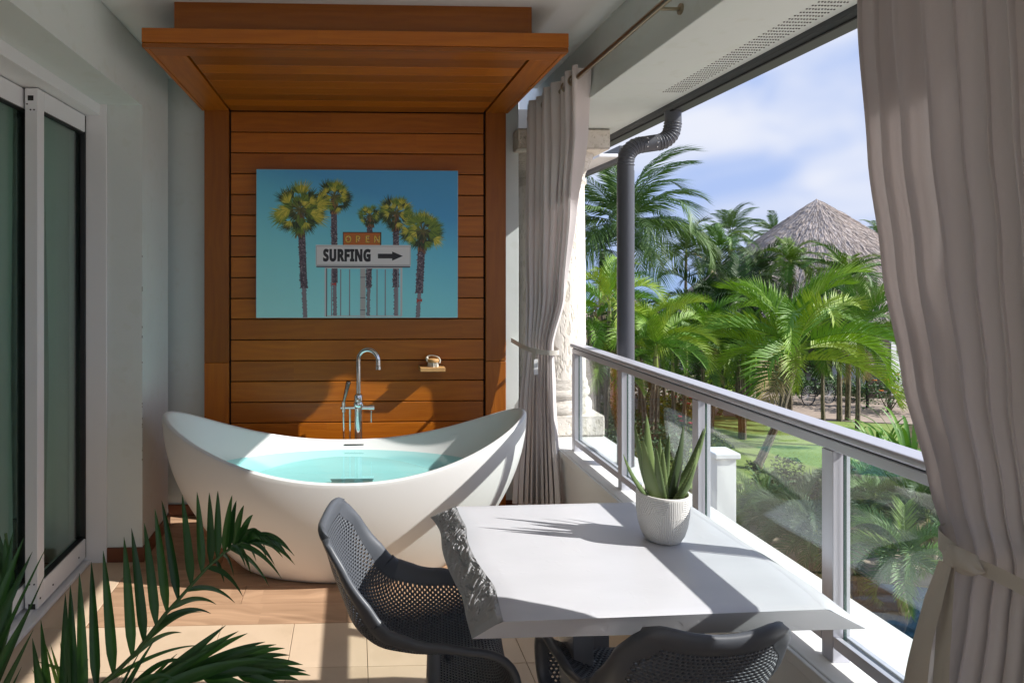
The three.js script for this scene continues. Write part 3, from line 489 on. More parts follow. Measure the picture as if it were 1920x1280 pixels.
  // the frame of the sign
  g.fillStyle = '#8f9298'; for (const x of [332, 372, 412, 535, 572, 628]) g.fillRect(x * sx, 445 * sy, 5 * sx, 212 * sy);
  g.fillStyle = '#b9b6b2'; g.fillRect(462 * sx, 440 * sy, 24 * sx, 220 * sy); g.fillStyle = '#75737a'; for (const y of [478, 570, 625]) g.fillRect(462 * sx, y * sy, 24 * sx, 4 * sy);
  g.fillStyle = '#d6d2d0'; g.fillRect(303 * sx, 432 * sy, 9 * sx, 222 * sy); g.fillRect(642 * sx, 432 * sy, 9 * sx, 222 * sy); g.fillRect(303 * sx, 652 * sy, 345 * sx, 5 * sy); g.fillRect(303 * sx, 434 * sy, 345 * sx, 7 * sy); g.fillStyle = '#4d4a50'; g.fillRect(310 * sx, 440 * sy, 4 * sx, 216 * sy);
  g.fillStyle = '#3a2a20'; g.fillRect(384 * sx, 277 * sy, 172 * sx, 60 * sy); g.fillStyle = '#c2681e'; g.fillRect(387 * sx, 281 * sy, 164 * sx, 54 * sy);
  g.font = 'bold 56px sans-serif'; g.textBaseline = 'middle'; g.textAlign = 'center';
  'OPEN'.split('').forEach((ch, i) => { const x = (408 + i * 43) * sx, y = 309 * sy; g.strokeStyle = '#5d4a24'; g.lineWidth = 4; g.strokeText(ch, x, y); g.fillStyle = '#ddb13c'; g.fillText(ch, x, y); g.fillStyle = '#f3ead0'; for (let k = 0; k < 3; k++) { g.beginPath(); g.arc(x + rr(-9, 9), y + rr(-14, 14), 2, 0, 7); g.fill(); } });
  g.fillStyle = '#59565c'; g.fillRect(266 * sx, 426 * sy, 420 * sx, 10 * sy); g.fillStyle = '#e3e0df'; g.fillRect(263 * sx, 335 * sy, 426 * sx, 94 * sy); g.strokeStyle = '#b7b3b3'; g.lineWidth = 4; g.strokeRect(266 * sx, 341 * sy, 420 * sx, 83 * sy);
  g.fillStyle = '#232125'; g.save(); g.translate(403 * sx, 382 * sy); g.font = 'bold 92px sans-serif'; g.textAlign = 'center'; const tw = g.measureText('SURFING').width; g.scale(215 * sx / tw, 0.98); g.lineWidth = 7; g.strokeStyle = '#232125'; g.fillText('SURFING', 0, 0); g.strokeText('SURFING', 0, 0); g.restore();
  g.beginPath(); [[541, 374], [605, 374], [605, 364], [653, 384], [605, 405], [605, 395], [541, 395]].forEach(([x, y], i) => (i ? g.lineTo(x * sx, y * sy) : g.moveTo(x * sx, y * sy))); g.fill();
  const t = new THREE.CanvasTexture(cv); t.colorSpace = THREE.SRGBColorSpace; t.magFilter = THREE.LinearFilter;
  const o = thing('wall_picture', 'canvas picture of tall palms and a SURFING sign on the wood panel', 'picture', [p0.x, p0.y, -DP + 0.004]);
  o.rotation.z = -0.0022;
  part('canvas_frame', bx(-w / 2, w / 2, -h / 2, h / 2, 0, 0.036, 0.003), std({ color: L(0.50, 0.66, 0.74), roughness: 0.6 }), o);
  part('picture_print', new THREE.PlaneGeometry(w - 0.006, h - 0.006).translate(0, 0, 0.0366), std({ map: t, roughness: 0.38, bumpMap: T.cloth, bumpScale: 0.0001 }), o);
}
// ---------------------------------------------------------------- dining table, pot, aloe, chairs
const TY = 0.74, TB = 0.688;
{
  const o = thing('dining_table', 'white painted slab table with rough grey live edge beside the railing', 'table', [0.68, 0, -1.76]);
  const topL = [[854.6, 948], [866, 972], [874, 987.6], [877, 1013], [892, 1048], [910, 1075], [927, 1099], [934.6, 1126.6], [943.7, 1163]].map(([u, v]) => atY(u, v, TY));
  const botL = [[807, 969.5], [818, 983], [826, 999.7], [829, 1030], [838, 1060], [853, 1093], [866.6, 1120.5], [874, 1157], [885, 1197.6]].map(([u, v]) => atY(u, v, TB));
  const topR = [[1268, 937.5], [1293.5, 955], [1375, 1009], [1440, 1052], [1500, 1098], [1549.5, 1139.5]].map(([u, v]) => atY(u, v, TY));
  const botR = topR.map((p, i) => new V3(p.x + [0.085, 0.09, 0.075, 0.08, 0.095, 0.098][i], TB, p.z + [-0.004, 0, 0, 0, 0.004, -0.005][i]));
  const cu = (l) => new THREE.CatmullRomCurve3(l, false, 'centripetal'), cTL = cu(topL), cBL = cu(botL), cTR = cu(topR), cBR = cu(botR);
  const n = 40, org = o.position, sub = (p) => [p.x - org.x, p.y - org.y, p.z - org.z], eL = 0.0;
  const uvW = (a, b) => [a * 0.74, b * 0.7];
  const top = grid(30, n, (a, b) => { const p = cTL.getPoint(b), q = cTR.getPoint(b), r = p.clone().lerp(q, a); const e = Math.min(a, 1 - a) * 0.74, e2 = Math.min(b, 1 - b) * 0.7, d = Math.min(e, e2); r.y += 0.0006 * (fbm(a * 9, b * 7, 32, 201, 3) - 0.5) - 0.003 * (1 - smooth(0, 0.008, d)); return sub(r); }, uvW);
  const under = grid(4, n, (a, b) => sub(cBR.getPoint(b).lerp(cBL.getPoint(b), a)), uvW);
  const face = (b, top2) => grid(30, 4, (a, t) => { const P = (c1, c2) => c1.getPoint(b).lerp(c2.getPoint(b), a), u = P(cTL, cTR), d = P(cBL, cBR), k = top2 ? 1 - t : t; const r = u.lerp(d, k); r.y -= k < 0.01 ? 0.003 : 0; return sub(r); }, (a, t) => [a * 0.8, t * 0.05]);
  const right = grid(10, n, (t, b) => { const r = cTR.getPoint(b).lerp(cBR.getPoint(b), t); const k = Math.sin(Math.PI * t) * smooth(0, 0.05, Math.min(b, 1 - b)); r.y += 0.009 * k - (t < 0.01 ? 0.003 : 0); r.x += 0.004 * k + (b > 0.25 && b < 0.4 ? 0.012 : 0.004) * k * (fbm(t * 3, b * 22, 64, 205, 3) - 0.5); return sub(r); }, (a, b) => [a * 0.1, b * 0.7]);
  part('table_top', [top, under, face(0, false), face(1, true), right].map((g) => g), M.table, o);
  // rough broken edge, ridged and pitted
  const rough = grid(70, 340, (t, b) => {
    const u = cTL.getPoint(b), d = cBL.getPoint(b), r = u.clone().lerp(d, t), k = Math.min(1, Math.sin(Math.PI * clamp(t, 0, 1)) * 2.2) * smooth(0, 0.03, Math.min(b, 1 - b));
    const calm = smooth(1.0, 0.86, b) * 0.85 + 0.15;
    const ridge = Math.abs(fbm(t * 3 + b * 7 + 3, b * 46 - t * 7, 512, 211, 4) - 0.5) * 2, pit = smooth(0.58, 0.72, fbm(t * 6, b * 26, 256, 215, 3)), fine = fbm(t * 2.5, b * 120 - t * 26, 512, 217, 3) - 0.5;
    const h = (0.0035 * (0.5 - ridge) - 0.005 * pit + 0.006 * fine) * k * calm + 0.006 * k * (1 - calm);
    r.x += -h * 0.45; r.y += h * 0.9 + 0.004 * k;
    return sub(r);
  }, (t, b) => [t * 0.1, b * 0.7]);
  rough.setIndex([...Array(rough.index.count / 3).keys()].flatMap((k) => [rough.index.getX(3 * k), rough.index.getX(3 * k + 1), rough.index.getX(3 * k + 2)])); rough.computeVertexNormals();
  part('live_edge', rough, M.bark2, o, 'rough grey live edge of the table');
  partW('leg', bx(0.592, 0.648, 0.01, TB - 0.012, -1.82, -1.70, 0.003, 'y'), M.tableLeg, o); partW('leg', bx(0.70, 0.756, 0.01, TB - 0.012, -1.98, -1.86, 0.003, 'y'), M.tableLeg, o);
  partW('cross_plate', bx(0.42, 0.93, TB - 0.012, TB - 0.001, -1.99, -1.52, 0.002), M.tableLeg, o);
  partW('foot_plate', bx(0.42, 0.93, 0.0, 0.01, -2.06, -1.55, 0.003), M.tableLeg, o);
}
const POT = atY(1243, 1011, TY);
{
  const cv = document.createElement('canvas'); cv.width = 1024; cv.height = 320; const g = cv.getContext('2d'); g.fillStyle = '#fff'; g.fillRect(0, 0, 1024, 320);
  // patches of parallel grooves at odd angles
  const pts = []; for (let i = 0; i < 11; i++) pts.push([i * 93 + rr(-22, 22), rr(20, 120)], [i * 93 + 46 + rr(-22, 22), rr(170, 300)]);
  const ang = pts.map((_, i) => [0, 0.75, 1.57, -0.75, 0.45, -0.5, 1.2][i % 7]);
  const im = g.getImageData(0, 0, 1024, 320);
  for (let y = 0; y < 320; y++) for (let x = 0; x < 1024; x++) {
    let b = 1e9, b2 = 1e9, k = 0; pts.forEach((p, i) => { let dx = Math.abs(x - p[0]); dx = Math.min(dx, 1024 - dx); const d = dx * dx + (y - p[1]) ** 2; if (d < b) { b2 = b; b = d; k = i; } else if (d < b2) b2 = d; });
    const s = Math.sin((x * Math.cos(ang[k]) + y * Math.sin(ang[k])) * 2 * Math.PI / 13), edge = Math.sqrt(b2) - Math.sqrt(b) < 4;
    const h = edge || y < 16 ? 255 : 255 * smooth(-0.75, 0.1, s); const q = (y * 1024 + x) * 4; im.data[q] = im.data[q + 1] = im.data[q + 2] = h;
  }
  g.putImageData(im, 0, 0);
  const bump = new THREE.CanvasTexture(cv); bump.wrapS = THREE.RepeatWrapping; bump.magFilter = THREE.LinearFilter;
  M.pot.bumpMap = bump; M.pot.bumpScale = 0.003;
  const o = thing('plant_pot', 'small white ceramic pot with herringbone grooves on the table', 'plant pot', POT);
  const prof = [[0, 0], [0.040, 0], [0.048, 0.004], [0.058, 0.022], [0.066, 0.05], [0.0705, 0.085], [0.0715, 0.125], [0.0708, 0.134], [0.068, 0.137], [0.0655, 0.134], [0.064, 0.118], [0.062, 0.106]];
  const lg = new THREE.LatheGeometry(prof.map((p) => new THREE.Vector2(...p)), 72); { const u = lg.attributes.uv, p = lg.attributes.position; for (let i = 0; i < u.count; i++) u.setY(i, clamp(p.getY(i) / 0.137, 0, 1)); }
  part('pot_body', lg, M.pot, o); part('pot_soil', new THREE.CircleGeometry(0.0632, 32).rotateX(-Math.PI / 2).translate(0, 0.112, 0), M.potSoil, o);
  const peb = []; for (let i = 0; i < 26; i++) { const a = rnd() * 6.28, r = 0.056 * Math.sqrt(rnd()); peb.push(new THREE.IcosahedronGeometry(rr(0.004, 0.008), 1).scale(1, 0.6, 1).translate(r * Math.cos(a), 0.114, r * Math.sin(a))); }
  const pm = part('pebbles', peb, M.pebble, o); pm.userData.kind = 'stuff';
  // aloe: thick channelled leaves with pale teeth along both edges
  const A = thing('aloe_plant', 'aloe with upright green toothed leaves growing in the white pot', 'aloe', [POT.x, POT.y + 0.112, POT.z]);
  const body = [phys({ color: L(0.12, 0.18, 0.060), roughness: 0.42, clearcoat: 0.1 }), phys({ color: L(0.18, 0.25, 0.085), roughness: 0.42, clearcoat: 0.1 }), phys({ color: L(0.065, 0.10, 0.042), roughness: 0.42, clearcoat: 0.1 })], tooth = std({ color: L(0.42, 0.45, 0.26), roughness: 0.6 });
  const T2 = [[1169, 851, -0.01, 0.010, 0], [1190, 795, 0.02, 0.013, 0], [1213, 779, -0.05, 0.018, 1], [1206, 825, 0.035, 0.019, 1], [1230, 838, 0.045, 0.013, 0], [1238, 821, -0.03, 0.011, 1], [1243, 842, 0.02, 0.012, 1], [1282, 795, 0.0, 0.019, 2], [1276, 829, -0.03, 0.013, 0], [1325, 794, 0.01, 0.014, 0], [1311, 838, 0.03, 0.016, 1], [1304, 869, 0.045, 0.013, 0], [1320, 803, -0.05, 0.012, 0], [1255, 815, -0.06, 0.013, 0]];
  T2.forEach(([u, v, dz, w, c], i) => {
    const tip = atD(u, v, -POT.z - dz), rel = tip.sub(A.position), a0 = Math.atan2(rel.z, rel.x), base = new V3(Math.cos(a0) * 0.012 + rel.x * 0.08, -0.008, Math.sin(a0) * 0.012 + dz * 0.35);
    const mid = base.clone().lerp(rel, 0.45).add(new V3(rel.x * 0.16, 0.0, dz * 0.25)); mid.y = lerp(base.y, rel.y, 0.40 - Math.abs(rel.x) * 0.9);
    const cvx = new THREE.QuadraticBezierCurve3(base, mid, rel), up = new V3(0, 1, 0), out = new V3(rel.x, 0, dz || 0.01).normalize(), side = new V3().crossVectors(up, out).normalize();
    // keep the broad side half turned to the room
    const sd = side.clone().lerp(new V3(1, 0, 0.3).normalize().multiplyScalar(side.x >= 0 ? 1 : -1), 0.55).normalize();
    const N = 22, Rr = 12;
    const leaf = grid(Rr, N, (s, t) => { const p = cvx.getPoint(t), tg = cvx.getTangent(t), nn = new V3().crossVectors(sd, tg).normalize(); if (nn.z < 0) nn.negate(); const ww = 1.15 * w * Math.pow(1 - t, 0.62) * (0.9 + 0.25 * Math.sin(t * 2.5)) + 0.0006, th = s * 2 * Math.PI, cx = Math.cos(th), sy = Math.sin(th); const y = sy < 0 ? sy * 0.42 : sy * 0.10 - 0.20 * (1 - cx * cx) * (1 - t); return p.addScaledVector(sd, cx * ww).addScaledVector(nn, -y * ww).toArray(); });
    const m = part('leaf', leaf, body[c], A);
    const tg2 = []; for (let k = 1; k < 16; k++) for (const q of [-1, 1]) { const t = k / 16.5 + rr(-0.01, 0.01), p = cvx.getPoint(t), ww = 1.15 * w * Math.pow(1 - t, 0.62) * (0.9 + 0.25 * Math.sin(t * 2.5)); tg2.push(new THREE.ConeGeometry(0.0009, 0.0035, 5).rotateZ(-q * Math.PI / 2 * sd.x).translate(p.x + sd.x * q * (ww + 0.001), p.y + 0.001, p.z + sd.z * q * ww)); }
    part('teeth', tg2, tooth, m);
  });
}

{ // perforated shell chair, facing +x, origin on the floor under the seat
  const prof = new THREE.CatmullRomCurve3([[-0.268, 0.748], [-0.250, 0.685], [-0.228, 0.615], [-0.203, 0.545], [-0.170, 0.470], [-0.100, 0.418], [0.0, 0.405], [0.11, 0.418], [0.20, 0.434], [0.243, 0.425], [0.266, 0.396], [0.268, 0.352], [0.250, 0.318], [0.205, 0.296], [0.13, 0.28], [0.05, 0.268]].map((p) => new V3(p[0], p[1], 0)), false, 'centripetal');
  const W = (t) => { const base = keysW(t), r = t < 0.11 ? Math.pow(1 - Math.pow(1 - t / 0.11, 2.3), 0.5) : 1, f = 1; return base * (0.84 + 0.16 * r) * f; };
  const keysW = keys([[0, 0.180], [0.15, 0.195], [0.29, 0.208], [0.4, 0.218], [0.6, 0.222], [0.8, 0.212], [1, 0.19]]), bow = keys([[0, 0.040], [0.10, 0.070], [0.27, 0.125], [0.40, 0.120], [0.55, 0.088], [0.66, 0.055], [0.76, 0.018], [0.83, 0], [1, 0]]);
  const S = (t, s) => { const p = prof.getPointAt(clamp(t, 0, 1)), tg = prof.getTangentAt(clamp(t, 0, 1)), n = new V3(-tg.y, tg.x, 0); const w = W(t), c = bow(t); const q = p.addScaledVector(n, c * (0.45 * s * s + 0.55 * s * s * s * s)); q.z = w * s; if (t < 0.12) q.y += (1 - t / 0.12) * (0.022 * s * s - 0.036 * Math.pow(Math.abs(s), 7)); return q; };
  const N = (t, s) => { const e = 0.004, a = S(t + e, s).sub(S(t - e, s)), b = S(t, s + e).sub(S(t, s - e)); const n = a.cross(b).normalize(); return n; };
  const P = [], I = [], add = (v) => (P.push(v.x, v.y, v.z), P.length / 3 - 1);
  const TH = 0.0035, t0 = 0.040, t1 = 0.965, s1 = 0.85, nt = 108, ns = 26;
  const cache = new Map(), pt = (t, s, side) => { const k = `${t.toFixed(5)},${s.toFixed(5)},${side}`; let i = cache.get(k); if (i === undefined) { const n = N(t, s); i = add(S(t, s).addScaledVector(n, side * TH)); cache.set(k, i); } return i; };
  const quad = (a, b, c, d) => I.push(a, b, c, a, c, d);
  const hs = 0.64, ht = 0.62;
  const sEdge = (t) => s1 * (t < 0.10 ? 0.80 + 0.20 * smooth(t0, 0.10, t) : 1);
  for (let j = 0; j < nt; j++) for (let i = 0; i < ns; i++) {
    const ta = lerp(t0, t1, j / nt), tb = lerp(t0, t1, (j + 1) / nt), tm = (ta + tb) / 2, off = (j & 1) * 0.5;
    if ((j & 1) && i === ns - 1) continue;
    const E = (t, x) => lerp(-1, 1, x) * sEdge(t), xa = (i + off) / ns, xb = (i + 1 + off) / ns, xm = (xa + xb) / 2;
    const out = [[ta, E(ta, xa)], [ta, E(ta, xm)], [ta, E(ta, xb)], [tm, E(tm, xb)], [tb, E(tb, xb)], [tb, E(tb, xm)], [tb, E(tb, xa)], [tm, E(tm, xa)]];
    const cs = E(tm, xm), dt = (tb - ta) / 2 * ht * 1.45, ds = (E(tm, xb) - E(tm, xa)) / 2 * hs;
    const hole = [[-0.62, -0.72], [-1, 0], [-0.62, 0.72], [0, 1], [0.62, 0.72], [1, 0], [0.62, -0.72], [0, -1]].map(([y, x]) => [tm + y * dt * 0.75, cs + x * ds]);
    for (let k = 0; k < 8; k++) {
      const l = (k + 1) % 8, o = out[k], p = out[l], h = hole[k], q = hole[l];
      quad(pt(...o, 1), pt(...p, 1), pt(...q, 1), pt(...h, 1)); quad(pt(...h, -1), pt(...q, -1), pt(...p, -1), pt(...o, -1)); quad(pt(...h, 1), pt(...q, 1), pt(...q, -1), pt(...h, -1));
    }
  }
  for (let j = 1; j < nt; j += 2) for (const sg of [-1, 1]) { // half cells that close every second row
    const ta = lerp(t0, t1, j / nt), tb = lerp(t0, t1, (j + 1) / nt), a = sg * sEdge(ta), b = sg * sEdge(tb), k = 1 - 1 / ns;
    for (const d of [1, -1]) quad(pt(ta, a, d), pt(tb, b, d), pt(tb, b * k, d), pt(ta, a * k, d));
  }
  const mesh = new THREE.BufferGeometry(); mesh.setAttribute('position', new THREE.Float32BufferAttribute(P, 3)); mesh.setIndex(I); mesh.computeVertexNormals();
  // solid border from the mesh field to the rim
  const loopIn = [], loopOut = [], n1 = 90;
  const push = (ti, si, to, so) => { loopIn.push([ti, si]); loopOut.push([to, so]); };
  for (let i = 0; i <= n1; i++) { const t = lerp(t0, t1, i / n1); push(t, sEdge(t), lerp(0.0, 1, i / n1), 1); }
  for (let i = 1; i <= 24; i++) { const s = lerp(1, -1, i / 24); push(t1, s * sEdge(t1), 1, s); }
  for (let i = 1; i <= n1; i++) { const t = lerp(t1, t0, i / n1); push(t, -sEdge(t), lerp(1, 0, i / n1), -1); }
  for (let i = 1; i < 24; i++) { const s = lerp(-1, 1, i / 24); push(t0, s * sEdge(t0), 0, s); }
  const LN = loopIn.length, rim = grid(LN, 12, (a, b) => {
    const k = Math.round(a * LN) % LN, g = Math.round(b * 12), f = g <= 5 ? g / 5 : g >= 7 ? (12 - g) / 5 : 1, sd = g < 6 ? 1 : g > 6 ? -1 : 0, t = lerp(loopIn[k][0], loopOut[k][0], f), s = lerp(loopIn[k][1], loopOut[k][1], f);
    const n = N(clamp(t, 0.004, 0.996), clamp(s, -0.99, 0.99)), p = S(t, s); const ctr = S(lerp(loopIn[k][0], loopOut[k][0], 0.6), lerp(loopIn[k][1], loopOut[k][1], 0.6)); const outw = p.clone().sub(ctr).normalize();
    const th = lerp(0.0045, 0.0105, smooth(0, 0.5, f)) * (g === 5 || g === 7 ? 0.75 : 1); if (g === 6) return p.addScaledVector(outw, 0.005).toArray();
    return p.addScaledVector(n, sd * th).toArray();
  });
  const legs = [];
  const hang = [[0.20, 0.14, 0.22, 0.17], [0.20, -0.14, 0.22, -0.17], [0.12, 0.11, 0.06, 0.14], [0.12, -0.11, 0.06, -0.14]];
  const mk = (name, label, p, turn) => {
    const o = thing(name, label, 'chair', p, turn, undefined);
    part('seat_shell', mesh, M.chair, o); part('rim', rim, M.chair, o);
    for (const [x0, z0, x1, z1] of hang) part('leg', taperTube([[x0, 0.285, z0], [lerp(x0, x1, 0.5), 0.15, lerp(z0, z1, 0.5)], [x1, 0.0, z1]], 0.021, 0.014, 10, 12), M.chair, o);
    part('floor_loop', tube([[0.22, 0.014, 0.17], [0.06, 0.014, 0.15], [-0.2, 0.014, 0.14], [-0.24, 0.014, 0], [-0.2, 0.014, -0.14], [0.06, 0.014, -0.15], [0.22, 0.014, -0.17]], 0.014, 60, 10), M.chair, o);
    return o;
  };
  const c1 = mk('dining_chair', 'dark grey perforated plastic chair at the left side of the table, seen sideways', [0.175, 0, -1.925], -0.13);
  const c2 = c1.clone(); c2.name = numbered('dining_chair'); c2.position.set(0.755, 0, -1.555); c2.rotation.y = Math.PI / 2 + 0.03; scene.add(c2);
  tag(c2, 'dark grey perforated plastic chair at the bottom edge, its back to the camera', 'chair');
}

{ // potted palm in the left foreground: three fronds in view, each leaflet a blade of its own
  const o = thing('potted_palm', 'dark green potted palm with long leaflets in the left foreground', 'potted palm', [-0.62, 0, -0.95]);
  const potM = std({ color: L(0.25, 0.22, 0.19), roughness: 0.8 });
  part('planter', new THREE.LatheGeometry([[0, 0], [0.15, 0], [0.19, 0.30], [0.20, 0.32], [0.185, 0.32], [0.175, 0.27], [0, 0.27]].map((p) => new THREE.Vector2(...p)), 32), potM, o);
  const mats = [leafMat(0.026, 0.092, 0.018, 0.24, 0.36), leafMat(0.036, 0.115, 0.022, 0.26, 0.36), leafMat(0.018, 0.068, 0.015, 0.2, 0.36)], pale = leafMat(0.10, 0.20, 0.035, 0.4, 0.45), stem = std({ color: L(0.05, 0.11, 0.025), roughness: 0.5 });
  const org = o.position;
  // a blade from a to b, sagging, folded along its midrib
  const blade = (a, b, w, sag, face, fold = 0.35) => {
    const m = a.clone().lerp(b, 0.55); m.y += sag; const c = new THREE.QuadraticBezierCurve3(a, m, b), N = 14;
    return grid(4, N, (s, t) => { const p = c.getPoint(t), tg = c.getTangent(t), sd = new V3().crossVectors(tg, face).normalize(), nn = new V3().crossVectors(sd, tg).normalize(); const ww = 0.72 * w * Math.min(1, 0.25 + Math.pow(t / 0.22, 0.8)) * Math.pow(1 - Math.pow(Math.max(0, (t - 0.22) / 0.78), 1.5), 0.9) + 0.0002, k = s * 2 - 1; return p.addScaledVector(sd, k * ww).addScaledVector(nn, fold * ww * Math.abs(k)).sub(org).toArray(); }, (s, t) => [t * 0.3, s * 0.03]);
  };
  const toCam = (p) => camera.position.clone().sub(p).normalize();
  const frond = (spine, rows, D0, D1, mat0) => {
    const f = new THREE.Group(); f.name = 'frond'; o.add(f);
    const c = new THREE.CatmullRomCurve3(spine);
    part('frond_stem', taperTube(spine.map((p) => p.clone().sub(org)), 0.0065, 0.002, 30, 8), stem, f);
    rows.forEach(([t, u, v, D, w, sag], i) => { const a = c.getPointAt(t), b = atD(u, v, D), face = toCam(a).lerp(new V3(rr(-1, 1), rr(0, 1), rr(-0.4, 1)), 0.35).normalize(); part('leaflet', blade(a, b, w, sag, face), mat0 ?? mats[i % 3], f); });
    return f;
  };
  const Q = (l) => l.map(([u, v, D]) => atD(u, v, D));
  // main frond
  const spA = [org.clone().add(new V3(0.06, 0.27, 0.0)), ...Q([[150, 1330, 0.98], [215, 1262, 1.0], [262, 1215, 1.02], [300, 1162, 1.04], [345, 1112, 1.07], [392, 1060, 1.10], [440, 1022, 1.13], [480, 1005, 1.15]])];
  const tA = (k) => 0.50 + k * 0.5;
  const upA = [[60, 1196, 0.02], [76, 1162, 0.06], [122, 1113, 0.14], [131, 1096, 0.20], [148, 1074, 0.26], [171, 1053, 0.32], [193, 1032, 0.38], [232, 1006, 0.45], [246, 990, 0.50], [270, 980, 0.56], [290, 953, 0.61], [303, 938, 0.66], [341, 927, 0.72], [369, 922, 0.77], [392, 923, 0.81], [408, 920, 0.84], [435, 928, 0.87], [443, 938, 0.89], [457, 947, 0.91], [474, 965, 0.93], [484, 995, 0.95], [492, 1002, 0.965], [505, 1012, 0.975], [516, 1018, 0.985], [466, 985, 0.925], [478, 996, 0.94], [500, 1020, 0.97], [522, 1028, 0.985], [489, 1013, 0.955]];
  const dnA = [[543, 1030, 0.99, -6], [552, 1042, 0.985, 4], [553, 1059, 0.97, -4], [546, 1048, 0.96, 0], [528, 1085, 0.93, 22], [505, 1100, 0.90, 14], [455, 1118, 0.80, 12], [440, 1130, 0.70, 8], [405, 1133, 0.62, 6], [395, 1150, 0.56, 6], [378, 1148, 0.50, 6], [340, 1186, 0.42, 6], [420, 1092, 0.82, 6], [470, 1075, 0.92, 6], [500, 1045, 0.96, 2], [520, 1035, 0.97, 0], [498, 1030, 0.98, 0], [530, 1045, 0.965, 0], [515, 1060, 0.955, 2], [536, 1036, 0.985, 0], [480, 1052, 0.94, 2], [460, 1062, 0.90, 4], [438, 1080, 0.86, 4], [380, 1210, 0.33, 8]];
  frond(spA, [...upA.map(([u, v, k], i) => [tA(k), u, v, 0.98 + 0.16 * k + (i % 2) * 0.015, lerp(0.0125, 0.0085, k), 0.015]), ...dnA.map(([u, v, k], i) => [tA(k * 0.99), u, v, 1.13 + 0.05 * (i % 3), 0.0062, 0.03])]);
  // left frond, rising past the picture's left edge
  const spB = [org.clone().add(new V3(-0.04, 0.27, 0.06)), ...Q([[-120, 1420, 0.80], [-40, 1310, 0.84], [10, 1200, 0.88], [20, 1090, 0.92], [10, 1000, 0.95]])];
  frond(spB, [[0.80, 24, 996, 0.90, 0.011, 0.01], [0.74, 44, 1008, 0.88, 0.013, 0.01], [0.66, 60, 1034, 0.87, 0.014, 0.01], [0.60, 66, 1120, 0.86, 0.011, 0.01], [0.56, 86, 1026, 0.88, 0.007, 0.02], [0.50, 62, 1180, 0.84, 0.012, 0.01], [0.70, 35, 1025, 0.92, 0.011, 0.01], [0.92, 8, 1010, 0.93, 0.010, 0.0], [0.45, 88, 1068, 0.86, 0.006, 0.02], [0.4, 40, 1250, 0.82, 0.014, 0.01], [0.86, -30, 1000, 0.92, 0.012, 0.0], [0.9, -10, 980, 0.94, 0.01, 0.0]]);
  // low frond on the right, its leaflets streaming to the right
  const spC = [org.clone().add(new V3(0.08, 0.27, 0.02)), ...Q([[210, 1345, 0.92], [300, 1300, 0.94], [370, 1272, 0.96], [430, 1262, 0.99], [470, 1268, 1.01]])];
  frond(spC, [[0.62, 292, 1195, 0.98, 0.008, 0.02], [0.66, 332, 1225, 0.97, 0.008, 0.02], [0.70, 423, 1172, 0.99, 0.016, 0.01], [0.75, 447, 1183, 1.0, 0.014, 0.012], [0.78, 464, 1187, 1.01, 0.013, 0.014], [0.82, 497, 1203, 1.02, 0.011, 0.02], [0.85, 518, 1208, 1.02, 0.011, 0.02], [0.88, 534, 1215, 1.03, 0.011, 0.02], [0.90, 543, 1228, 1.03, 0.010, 0.02], [0.92, 560, 1243, 1.04, 0.010, 0.02], [0.94, 568, 1246, 1.03, 0.010, 0.015], [0.96, 574, 1258, 1.04, 0.010, 0.012], [0.98, 566, 1262, 1.03, 0.010, 0.01], [0.99, 582, 1266, 1.04, 0.008, 0.01], [1.0, 560, 1275, 1.04, 0.009, 0.008], [0.93, 555, 1252, 1.0, 0.009, 0.012], [0.87, 505, 1238, 0.99, 0.010, 0.02], [0.9, 520, 1262, 0.98, 0.010, 0.012], [0.72, 400, 1215, 0.95, 0.010, 0.02], [0.8, 470, 1238, 0.97, 0.011, 0.02], [0.6, 262, 1222, 0.96, 0.006, 0.02], [0.97, 530, 1285, 1.0, 0.01, 0.0], [0.9, 480, 1290, 0.97, 0.012, 0.0], [0.75, 350, 1240, 0.93, 0.008, 0.05], [0.7, 330, 1275, 0.92, 0.010, 0.07]]);
  // sunlit pale frond low on the left
  const spD = [org.clone().add(new V3(-0.02, 0.27, -0.06)), ...Q([[120, 1400, 1.10], [130, 1320, 1.16], [150, 1260, 1.22]])];
  frond(spD, [[0.80, 62, 1222, 1.2, 0.005, 0], [0.85, 84, 1205, 1.22, 0.005, 0], [0.88, 94, 1208, 1.22, 0.005, 0], [0.9, 112, 1202, 1.24, 0.005, 0], [0.92, 120, 1196, 1.24, 0.005, 0], [0.94, 133, 1190, 1.25, 0.0055, 0], [0.96, 138, 1215, 1.25, 0.005, 0], [0.98, 150, 1222, 1.25, 0.005, 0], [0.99, 70, 1240, 1.2, 0.005, 0], [0.8, 60, 1255, 1.18, 0.005, 0], [0.97, 165, 1235, 1.25, 0.005, 0]], 1, 1, pale);
}
